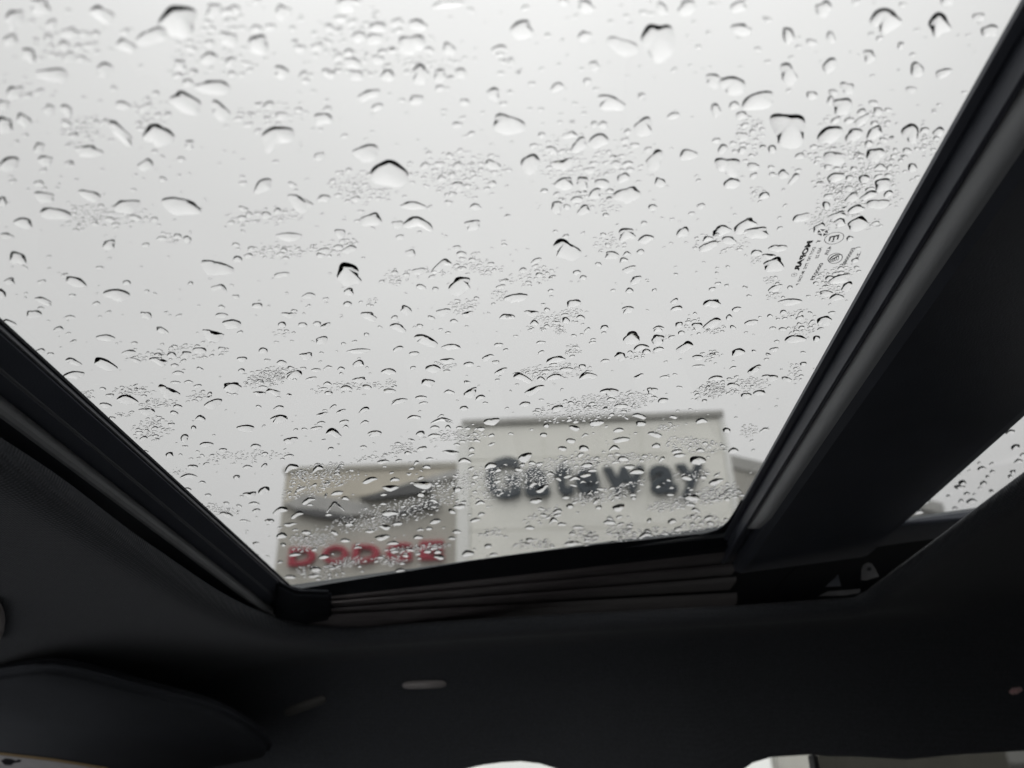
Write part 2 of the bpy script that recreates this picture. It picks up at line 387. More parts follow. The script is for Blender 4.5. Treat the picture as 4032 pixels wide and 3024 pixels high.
# corner pieces with the rounded glass corners
def corner(pix, outer, w0=-.0006, w1=-.0022):
    pts = [gw(x, y, w0) for x, y in pix] + [np.array([*o, w0]) for o in outer]
    return MB().prism([uvw(p[0], p[1], w0) for p in pts], Vector(NN) * (w1 - w0)).build('corner_piece', M['gloss'], car)
corner([(540, 1183), (570, 1215), (594, 1240), (612, 1256), (632, 1267), (656, 1273), (690, 1269), (760, 1256)], [(gw(760, 1256)[0], vF + .05), (uL - .05, vF + .05), (uL - .05, gw(540, 1183)[1])])
corner([(1470, 1159), (1505, 1155), (1530, 1150), (1548, 1144), (1561, 1136), (1573, 1124), (1586, 1105), (1600, 1080)], [(uR + .05, gw(1600, 1080)[1]), (uR + .05, vF + .05), (gw(1470, 1159)[0], vF + .05)])

# far track: fluted rails between the glass edge and the headliner
def rail(name, xl, yl0, yl1, xr, yr0, yr1, w0, w1, material, drop=.004):
    # a lit face between two picture lines (upper at w0, lower at w1), then a recessed underside
    A0, A1, B0, B1 = gw(xl, yl0, w0), gw(xl, yl1, w1), gw(xr, yr0, w0), gw(xr, yr1, w1)
    P = []
    for A, B in ((A0, A1), (B0, B1)):
        mid = (A + B) / 2 + np.array([0, -.0016, -.0005])
        P += [uvw(*A), uvw(*mid), uvw(*B), uvw(B[0], B[1] + .05, B[2] + .001), uvw(A[0], A[1] + .05, A[2] + .0005)]
    f = [(0, 1, 6, 5), (1, 2, 7, 6), (2, 3, 8, 7), (3, 4, 9, 8), (4, 0, 5, 9), (0, 1, 2, 3, 4), (5, 6, 7, 8, 9)]
    return MB().add(P, f).build(name, material, car)
# edge rubber under the far glass edge
A, B = gw(640, 1269), gw(1555, 1147)
arch = [(600, 1279), (642, 1273), (700, 1263), (791, 1248), (866, 1236), (940, 1224), (1020, 1211), (1097, 1200), (1200, 1187), (1296, 1175), (1400, 1165), (1534, 1151), (1580, 1147)]
tp = [gw(x, y, -.0006) for x, y in arch]; lo = [gw(x, np.interp(x, [600, 716, 1590], [1296, 1286, 1189]), -.0126) for x, y in arch]
mb = MB(); k_ = len(arch)
mb.v = [uvw(*p) for p in tp] + [uvw(*p) for p in lo] + [uvw(p[0], vF + .05, -.0126) for p in lo] + [uvw(p[0], vF + .05, -.0006) for p in tp]
for i in range(k_ - 1):
    for a_, b_ in ((0, 1), (1, 2), (2, 3), (3, 0)): mb.f.append((a_ * k_ + i, a_ * k_ + i + 1, b_ * k_ + i + 1, b_ * k_ + i))
mb.f += [(0, k_, 2 * k_, 3 * k_), (k_ - 1, 2 * k_ - 1, 3 * k_ - 1, 4 * k_ - 1)]
mb.build('far_seal', M['gloss'], car, smooth=False)
rail('track_rail', 716, 1288, 1296, 1590, 1190, 1203, -.0135, -.017, M['rail'])
rail('track_rail', 716, 1299, 1306, 1590, 1217, 1229, -.019, -.0225, M['rail'])
rail('track_rail', 716, 1314, 1321, 1590, 1246, 1257, -.025, -.028, M['rail'])
rail('track_rail', 650, 1330, 1346, 1592, 1280, 1302, -.031, -.036, M['rail'])
# channel behind the rails
A = gw(700, 1352, -.04); B = gw(1900, 1290, -.04)
mb = MB(); slab(mb, uL - .12, gR0 - .055, vF + .0505, RV1 - .021, -.0128, -.0045); mb.build('track_channel', M['gloss'], car)
mb = MB(); slab(mb, gR0 - .053, RU1 - .05, gw(2030, 1113)[1] + .0505, RV1 - .021, -.0128, -.0045); mb.build('rear_track_channel', M['gloss'], car)
mb = MB(); slab(mb, RU0, RU1, RV1 - .02, RV1, -.20, -.0045); mb.build('side_rail', M['gloss'], car)
# dark end housing of the track
pl = [(596, 1262), (640, 1284), (716, 1286), (716, 1342), (660, 1352), (590, 1338)]
MB().prism([uvw(*gw(x, y, -.013 - .00035 * (y - 1262))) for x, y in pl], Vector(NN) * .010).build('track_end_cap', M['gloss'], car); bevel([c for c in car.children if c.name.startswith('track_end_cap')][0], .004, 4)
pl = [(622, 1334), (640, 1329), (656, 1328), (655, 1340), (640, 1346), (624, 1346)]
tab = MB().prism([uvw(*gw(x, y, -.0345)) for x, y in pl], Vector(NN) * -.003).build('spring_clip', M['steel'], car)
mb = MB()
for i in range(5):
    x = 661 + i * 8; P = [uvw(*gw(x + q[0], 1331 - i * .4 + q[1], -.0345)) for q in ((0, 0), (5, -1), (5, 9), (0, 10))]
    mb.prism(P, Vector(NN) * -.002)
mb.build('coil', M['clip'], tab)

# crossbeam between the two panes with the rolled shade
def UR(x, y, w): return gw(x, y, w)[0]
uS0, uS1 = UR(1937, 617, -.020), UR(1997, 617, -.030)
uB = UR(2085, 1012, -.034)
pb = [(uR, -.0005), (UR(1905, 552, -.004), -.004), (UR(1918, 562, -.006), -.006), (UR(1923, 566, -.0055), -.0055), (UR(1925, 572, -.008), -.008), (uS0 - .003, -.0198), (uS0 - .0005, -.0207), (uS0 + .0012, -.0200), (uS0 + .0022, -.0185), (uS0 + .012, -.0165), (uS0 + .012, -.0005)]
beam = sweep('crossbeam', pb, E0, vF + .11, M['plastic'], car)
ut0 = uS0 + .0030
seg = []
for i in range(15):
    ang = math.radians(-18 + 108 * i / 14)
    seg.append((ut0 + (uS1 - ut0) * (1 - math.cos(ang)), -.0192 - .0112 * math.sin(ang)))
seg += [(uS1 + .004, -.0305), (uS1 + .004, -.0165), (ut0 + .003, -.0165)]
vEnd = gw(1605, 1155, -.025)[1]
mb = MB(); k_ = len(seg)
vv = [E0, .2, .4, .6, .8, vEnd - .07, vEnd - .05, vEnd - .03, vEnd - .015, vEnd]
for v_ in vv:
    q_ = min(1, max(0, (vEnd - v_) / .07)); q_ = .15 + .85 * math.sqrt(q_)
    mb.v += [uvw(u, v_, -.0165 + (w + .0165) * q_) for u, w in seg]
for j_ in range(len(vv) - 1):
    for i in range(k_):
        p, q = j_ * k_ + i, j_ * k_ + (i + 1) % k_; mb.f.append((p, q, q + k_, p + k_))
mb.f += [tuple(range(k_)), tuple(range(len(mb.v) - 1, len(mb.v) - 1 - k_, -1))]
mb.build('shade_roll', M['roll'], car)
sweep('shade_cassette', [(uS1 + .0041, -.0302), (uS1 + .012, -.0345), (uB - .012, -.0355), (uB, -.034), (uB + .001, -.0285), (uB - .01, -.0005), (uS1 + .0041, -.0005)], E0, vF + .12, M['plastic'], car)
# lip under the rear pane's far edge
A, B = gw(1935, 1132, -.006), gw(2075, 1119, -.006)
mb = MB(); slab(mb, gR0 - .05, gR1 + .05, vR, vR + .05, -.020, -.0005); mb.build('rear_glass_frame', M['plastic'], car)
rail('rear_track_rail', 1945, 1129, 1138, 2120, 1114, 1122, -.0205, -.024, M['plastic'])

# ---- headliner with one large opening
inner = []
EW = -.038
left = [(0, 944), (129, 1024), (275, 1144), (387, 1217), (446, 1262), (516, 1302), (546, 1316), (580, 1332), (620, 1345), (660, 1352), (695, 1355), (740, 1357)]
pts = [gw(x, y, EW) for x, y in left]
_s = np.concatenate([[0], np.cumsum([np.linalg.norm(pts[i + 1] - pts[i]) for i in range(len(pts) - 1)])])
_t = np.linspace(0, _s[-1], 64)
_P = np.stack([np.interp(_t, _s, [p[k] for p in pts]) for k in range(3)], 1)
for _ in range(40): _P[1:-1] = .5 * _P[1:-1] + .25 * (_P[:-2] + _P[2:])
pts = list(_P)
u_in0 = pts[0][0]
pre = [np.array([u_in0 - .002, v, EW]) for v in (-.05, .06, .16, .26, .36)]
vfe = gw(794, 1356, EW)[1]
far = []
for i in range(60):
    x = 794 + (1846 - 794) * i / 59
    y = np.interp(x, [794, 1097, 1613, 1846], [1356, 1336, 1310, 1294])
    far.append(gv(x, y, vfe))
right_px = [(1872, 1280), (1880, 1272), (1900, 1257), (1960, 1212), (2030, 1160), (2093, 1111), (2150, 1068), (2212, 1022)]
wr = far[-1][2]
rp = [gw(x, y, np.interp(i, [0, 7], [wr + .004, -.06])) for i, (x, y) in enumerate(right_px)]
ue = rp[-1][0]
post = [np.array([ue + .004, v, -.058]) for v in (.62, .45, .3, .15, .0, -.05)]
near = [np.array([u, -.05, EW + (-.058 - EW) * t]) for u, t in ((.4, .8), (.2, .6), (0, .4), (-.2, .2))]
inner = pre + pts + far + rp + post + near
VQ = 1.40
RF = -.86; RR = 1.55
fq_x = [0, 200, 900, 985, 1010, 1059, 1119, 1161, 1200, 1240, 1300, 1560, 1607, 1643, 1755, 1765, 1843, 1963, 2054, 2212, 2500]
fq_y = [1690, 1700, 1690, 1668, 1659, 1649, 1644, 1648, 1659, 1676, 1700, 1700, 1659, 1637, 1630, 1634, 1634, 1641, 1631, 1622, 1620]
outer = []
nl = len(pre) + len(pts)
for i in range(nl):
    t = i / (nl - 1)
    if t < .72: outer.append(np.array([RF, -.28 + (VQ + .28) * t / .72, -.10 - .12 * max(0, t / .72 - .75) * 4 * .5]))
    else:
        s = (t - .72) / .28; p = gv(0, 1690, VQ)
        outer.append(np.array([RF + (p[0] - RF) * s, VQ, -.16 + (p[2] + .16) * s]))
NF = len(far)
for i in range(NF):
    x = 0 + 2500 * (i + 1) / NF
    outer.append(gv(x, np.interp(x, fq_x, fq_y), VQ))
for i in range(len(rp)):
    t = (i + 1) / len(rp); p = outer[nl + NF - 1]
    outer.append(np.array([p[0] + (RR - p[0]) * t, VQ - .1 * t, p[2] + (-.22 - p[2]) * t]))
for i in range(len(post)):
    t = (i + 1) / len(post); outer.append(np.array([RR, VQ - .1 - (VQ + .18) * t, -.22]))
for i in range(len(near)):
    t = (i + 1) / (len(near) + 1); outer.append(np.array([RR + (RF - RR) * t, -.28, -.24]))
inner = np.array(inner); outer = np.array(outer); NI = len(inner)
cen = inner.mean(0)
tan_ = np.roll(inner, -1, 0) - np.roll(inner, 1, 0)
outw = np.stack([-tan_[:, 1], tan_[:, 0], 0 * tan_[:, 0]], 1); outw /= np.linalg.norm(outw, axis=1)[:, None]
sgn = np.sign(((inner - cen)[:, :2] * outw[:, :2]).sum(1)); outw *= np.where(sgn == 0, 1, sgn)[:, None]
for _ in range(2): outw = (outw + np.roll(outw, 1, 0) + np.roll(outw, -1, 0)); outw /= np.linalg.norm(outw, axis=1)[:, None]
rings = []
r_ = .016
rings.append(inner + outw * .035 + np.array([0, 0, .008]))
rings.append(inner + outw * .006 + np.array([0, 0, .004]))
for k in range(7):
    a_ = math.pi / 2 * k / 6
    rings.append(inner + outw * (.030 * (1 - math.cos(a_))) + np.array([0, 0, -.020 * math.sin(a_)]))
e0 = rings[-1]
T = [.03, .07, .12, .18, .25, .33, .42, .52, .62, .72, .82, .91, 1.0]
for t in T:
    pl = e0 + (outer - e0) * t
    pl[:, 2] = e0[:, 2] + (outer[:, 2] - e0[:, 2]) * (t ** 2.7)
    pl[:, 2] += .012 * math.sin(math.pi * min(t / .62, 1.0))
    rings.append(pl)
mb = MB()
for r in rings: mb.v += [uvw(*p) for p in r]
for j in range(len(rings) - 1):
    for i in range(NI):
        p, q = j * NI + i, j * NI + (i + 1) % NI; mb.f.append((p, q, q + NI, p + NI))
head = mb.build('headliner', M['headliner'], car, smooth=True)
hv = [v.co + ORIG[car.name] for v in head.data.vertices]
bvh = BVHTree.FromPolygons(hv, [tuple(p.vertices) for p in head.data.polygons])
def on_head(x, y, off=0.0):
    r = Vector(ray2(x, y)); loc, nor, i, d = bvh.ray_cast(CAM, r)
    if loc is None: return CAM + r * 1.2, -r
    nor = nor if nor.dot(r) < 0 else -nor
    return loc + nor * off, nor
def patch(name, pix, thick, material, parent, w=.0, smooth=True, seg=2):
    P = [on_head(x, y, .0005)[0] for x, y in pix]; nor = on_head(*np.mean(np.array(pix), 0))[1]
    o = MB().prism(P, nor * thick).build(name, material, parent)
    if w: bevel(o, w, seg)
    return o
def bar(cx, cy, w, h, ang):
    a_ = math.radians(ang); o = []
    for i in range(16):
        t = 2 * math.pi * i / 16; x = math.copysign(abs(math.cos(t)) ** .45, math.cos(t)) * w / 2; y = math.copysign(abs(math.sin(t)) ** .8, math.sin(t)) * h / 2
        o.append((cx + x * math.cos(a_) - y * math.sin(a_), cy + x * math.sin(a_) + y * math.cos(a_)))
    return o
patch('hook_cover', bar(917, 1477, 96, 17, -2), .004, M['clip'], car, .0012)
patch('hook_cover', bar(660, 1523, 96, 20, -20), .003, mat('hook_cover_dark', (.17, .165, .155), .6, .4), car, .001)
patch('round_button', [(-14 + 26 * math.cos(i * math.pi / 8), 1335 + 48 * math.sin(i * math.pi / 8)) for i in range(16)], .006, M['clip'], car, .002)
patch('pink_spot', [(2178, 1494), (2186, 1486), (2204, 1484), (2207, 1490), (2196, 1497), (2184, 1499)], .002, M['pink'], car)  # small pale pink patch on the headliner

# metal bracket at the far rear corner of the opening
vb = vF + .05
def bp(x, y, v=vb): return uvw(*gv(x / K, y / K, v))
fwd = Vector(D1) * .003
P = [bp(3392, 2283), (bp(3394, 2240)), bp(3402, 2222), bp(3418, 2214), bp(3434, 2220), bp(3446, 2238), bp(3462, 2270), bp(3440, 2276), bp(3415, 2284)]
br = MB().prism(P, fwd).build('latch_bracket', M['steel'], car)
MB().prism([bp(3423 + 9 * math.cos(i * .7854), 2240 + 8 * math.sin(i * .7854), vb - .001) for i in range(8)], fwd * .25).build('bolt_hole', M['ink'], br)
MB().prism([bp(3225, 2346), bp(3260, 2328), bp(3388, 2318), bp(3386, 2334), bp(3330, 2344)], fwd).build('latch_plate', M['steel'], car)
MB().prism([bp(3250, 2310), bp(3300, 2262), bp(3312, 2308)], fwd).build('latch_fin', M['plastic'], car)

# sun visor at the lower front, with a paper label
def vpl(x, y, k):
    p, nor = on_head(x, y); return p
c0 = [on_head(60, 1480)[0], on_head(560, 1625)[0], on_head(60, 1640)[0]]
c0 = [CAM + (p - CAM) * .93 for p in c0]
vn = (c0[1] - c0[0]).cross(c0[2] - c0[0]).normalized()
if vn.dot(CAM - c0[0]) < 0: vn = -vn
def vis(x, y, d=0.0):
    r = Vector(ray2(x, y)); return CAM + r * ((c0[0] + vn * d - CAM).dot(vn) / r.dot(vn))
outl = [(-160, 1490), (-60, 1470), (0, 1463), (50, 1456), (89, 1453), (140, 1458), (198, 1470), (270, 1490), (347, 1511), (410, 1526), (471, 1545), (515, 1566), (546, 1585), (572, 1606), (586, 1621), (587, 1631), (575, 1641), (520, 1652), (430, 1668), (200, 1740), (-160, 1800)]
vz = MB().prism([vis(x, y) for x, y in outl], -vn * .024).build('sun_visor', M['visor'], car); bevel(vz, .0105, 5)
lp = [(-60, 1626), (0, 1631), (120, 1645), (235, 1664), (120, 1690), (-60, 1690)]
lo_ = MB().prism([vis(x, y, .0008) for x, y in lp], vn * .0006).build('visor_label', M['paper'], vz)
lp = [(-60, 1620), (0, 1625), (120, 1639), (235, 1658), (235, 1663), (120, 1644), (0, 1630), (-60, 1625)]
MB().prism([vis(x, y, .0008) for x, y in lp], vn * .0006).build('label_stripe', M['orange'], vz)
MB().prism([vis(x, y, .0016) for x, y in [(2, 1643), (12, 1638), (26, 1640), (34, 1644), (40, 1640), (46, 1642), (44, 1646), (30, 1648), (24, 1653), (10, 1652)]], vn * .0003).build('label_mark', M['ink'], lo_)

# far side of the cabin below the headliner: pillars, panes
def vq(x, y): return uvw(*gv(x, y, VQ))
dn = Vector((0, 0, -1))
th = Vector(D1) * .03
def pillar(name, x0, x1, zb=.78, px=0):
    xs_ = [x0 + (x1 - x0) * i / 12 for i in range(13)]
    top = [vq(x, np.interp(x, fq_x, fq_y) - 1) for x in xs_]
    bot = [Vector((p.x, p.y, zb)) for p in top]
    MB().prism(top + bot[::-1], th).build(name, M['trim'], car)
pillar('front_pillar', -700, 975)
pillar('centre_pillar', 1226, 1596)
pillar('window_divider', 1756, 1766)
pillar('rear_pillar', 2300, 2700)
def pane(name, x0, x1, material):
    xs_ = [x0 + (x1 - x0) * i / 10 for i in range(11)]
    top = [vq(x, np.interp(x, fq_x, fq_y) - 3) + Vector(D1) * .01 for x in xs_]
    bot = [Vector((p.x, p.y, .78)) for p in top]
    MB().prism(top + bot[::-1], Vector(D1) * .004).build(name, material, car)
pane('front_window', 975, 1226, M['clear']); pane('front_window', 1596, 1756, M['clear']); pane('rear_window', 1766, 2300, M['privacy'])
# cabin tub (doors, floor, bulkheads), dashboard and windscreen below the frame of the photograph
base = ORIG[car.name]
x0c, x1c, y0c, y1c = -.95, 1.75, -.42, 1.42
tub = MB()
for lo, hi in (((x0c, y0c, .22), (x1c, y1c, .27)), ((x0c, y1c, .22), (x1c, y1c + .06, .86)), ((x0c, y0c - .06, .22), (x1c, y0c, .86)), ((x0c - .3, y0c, .22), (x0c - .24, y1c, .92)), ((x1c, y0c, .22), (x1c + .06, y1c, 1.5))):
    tub.box(lo, hi)
tub.build('cabin_tub', M['trim'], car)
db = MB(); db.prism([(x0c - .24, y0c, .5), (x0c + .1, y0c, .55), (x0c + .05, y0c, .86), (x0c - .24, y0c, .92)], (0, y1c - y0c, 0)); db.build('dashboard', M['seat'], car)
for y in (y0c - .03, y1c - .0):
    wp = MB(); wp.prism([(x0c - .25, y, .9), (x0c - .17, y, .9), (RF + .06, y, 1.42), (RF - .02, y, 1.42)], (0, .06, 0))
    wp.build('windscreen_pillar', M['trim'], car)
nb = MB(); nb.box((-.30, y0c - .05, .865), (x1c, y0c - .01, 1.48)); nb.build('near_light_blocker', M['trim'], car)  # unseen panel, added to keep side light off the rear headliner
for sx, sy in ((-.15, -.28), (-.15, .48)):
    st = MB(); st.box((sx - .35, sy, .3), (sx + .2, sy + .5, .52)); o = bevel(st.build('seat', M['seat'], car), .05, 3)
    st = MB(); st.prism([(sx + .16, sy, .45), (sx + .30, sy, .45), (sx + .46, sy, 1.02), (sx + .34, sy, 1.02)], (0, .5, 0)); bevel(st.build('seat_back', M['seat'], car), .04, 3)

# printed maker's marks on the glass underside (read from outside, so mirrored from here)
pm = MB(); PW = -.0002
def print_text(txt, xa, ya, xb, yb, hgt, off=0.0):          # from source px a (start, baseline side centre) to b (end); hgt in px across
    A = gw(xa, ya, PW, True); B = gw(xb, yb, PW, True)
    ex = (B - A)[:2]; L = np.linalg.norm(ex); ex = ex / L; ey = np.array([-ex[1], ex[0]])      # (u, v) plane; n x ex
    ey = np.array([-1, 0]) if abs(ey[0]) < 1e-6 else (ey if ey[0] < 0 else -ey)
    v, f = glyph(txt, off, 0.0, 2); lo, hi = v.min(0), v.max(0)
    g1 = gw((xa + xb) / 2 - hgt / 2, (ya + yb) / 2, PW, True); g2_ = gw((xa + xb) / 2 + hgt / 2, (ya + yb) / 2, PW, True)
    hh = abs((g2_ - g1)[:2] @ np.array([1, 0]))
    P = []
    for q in v:
        t = (q[0] - lo[0]) / (hi[0] - lo[0]); s = (q[1] - lo[1]) / (hi[1] - lo[1]) - .5
        p = A[:2] + ex * L * t + ey * hh * s; P.append(uvw(p[0], p[1], PW))
    pm.add(P, f)
def cs(u, v): return 2900 + u / 3.687, 800 + v / 3.687
def ptxt(t, u0, v0, u1, v1, hgt, off=0.0): print_text(t, *cs(u0, v0), *cs(u1, v1), hgt / 3.687, off)
ptxt('MOPAR', 1072, 545, 862, 985, 84, .055)
ptxt('DOT 747  FYG  M-12A0  P', 1132, 640, 880, 1190, 46, .022)
ptxt('AS3 23', 1222, 640, 1162, 800, 46, .022)
ptxt('V', 1205, 535, 1190, 570, 60, .01)
ptxt('43R', 1362, 625, 1295, 760, 56, .01)
ptxt('000073', 1240, 868, 1092, 1118, 56, .022)
ptxt('E000080', 1702, 650, 1545, 905, 56, .022)
ptxt('.23', 1788, 705, 1745, 805, 46, .022)
ptxt('E', 1425, 470, 1405, 540, 130, .012); ptxt('4', 1400, 540, 1392, 565, 50, .012)
def ring_print(u, v, rx, ry, ang, wd):
    P = []; n = 40; a_ = math.radians(ang)
    for k in (1, 1 - wd):
        for i in range(n):
            t = 2 * math.pi * i / n; x = rx * k * math.cos(t); y = ry * k * math.sin(t)
            p = gw(*cs(u + x * math.cos(a_) - y * math.sin(a_), v + x * math.sin(a_) + y * math.cos(a_)), PW, True); P.append(uvw(*p))
    pm.add(P, [(i, (i + 1) % n, n + (i + 1) % n, n + i) for i in range(n)])
ring_print(1418, 508, 148, 84, -15, .07); ring_print(838, 1040, 44, 26, -15, .14); ring_print(1432, 800, 112, 74, -15, .10)
ptxt('R', 842, 1028, 834, 1052, 26, .01)
for k in range(3): ptxt('C', 1470 - k * 32, 760 + k * 18, 1440 - k * 32, 835 + k * 12, 66, .02)
# pentagon mark with a star cut out: five dark wedges
def st(i, r): 
    t = math.radians(72 * i + 20); return (1250 + 88 * r * math.cos(t), 425 + 56 * r * math.sin(t))
for i in range(5):
    p5 = [st(i, 1), st(i + 1, 1), st(i + .62, .42), st(i + .5, .30), st(i + .38, .42)]
    p5 = [st(i + .08, .97), st(i + .92, .97), st(i + .5, .30)]
    pm.add([uvw(*gw(*cs(*q), PW, True)) for q in p5], [(0, 1, 2)])
pr_o = pm.build('maker_print', M['ink'], glass_o)

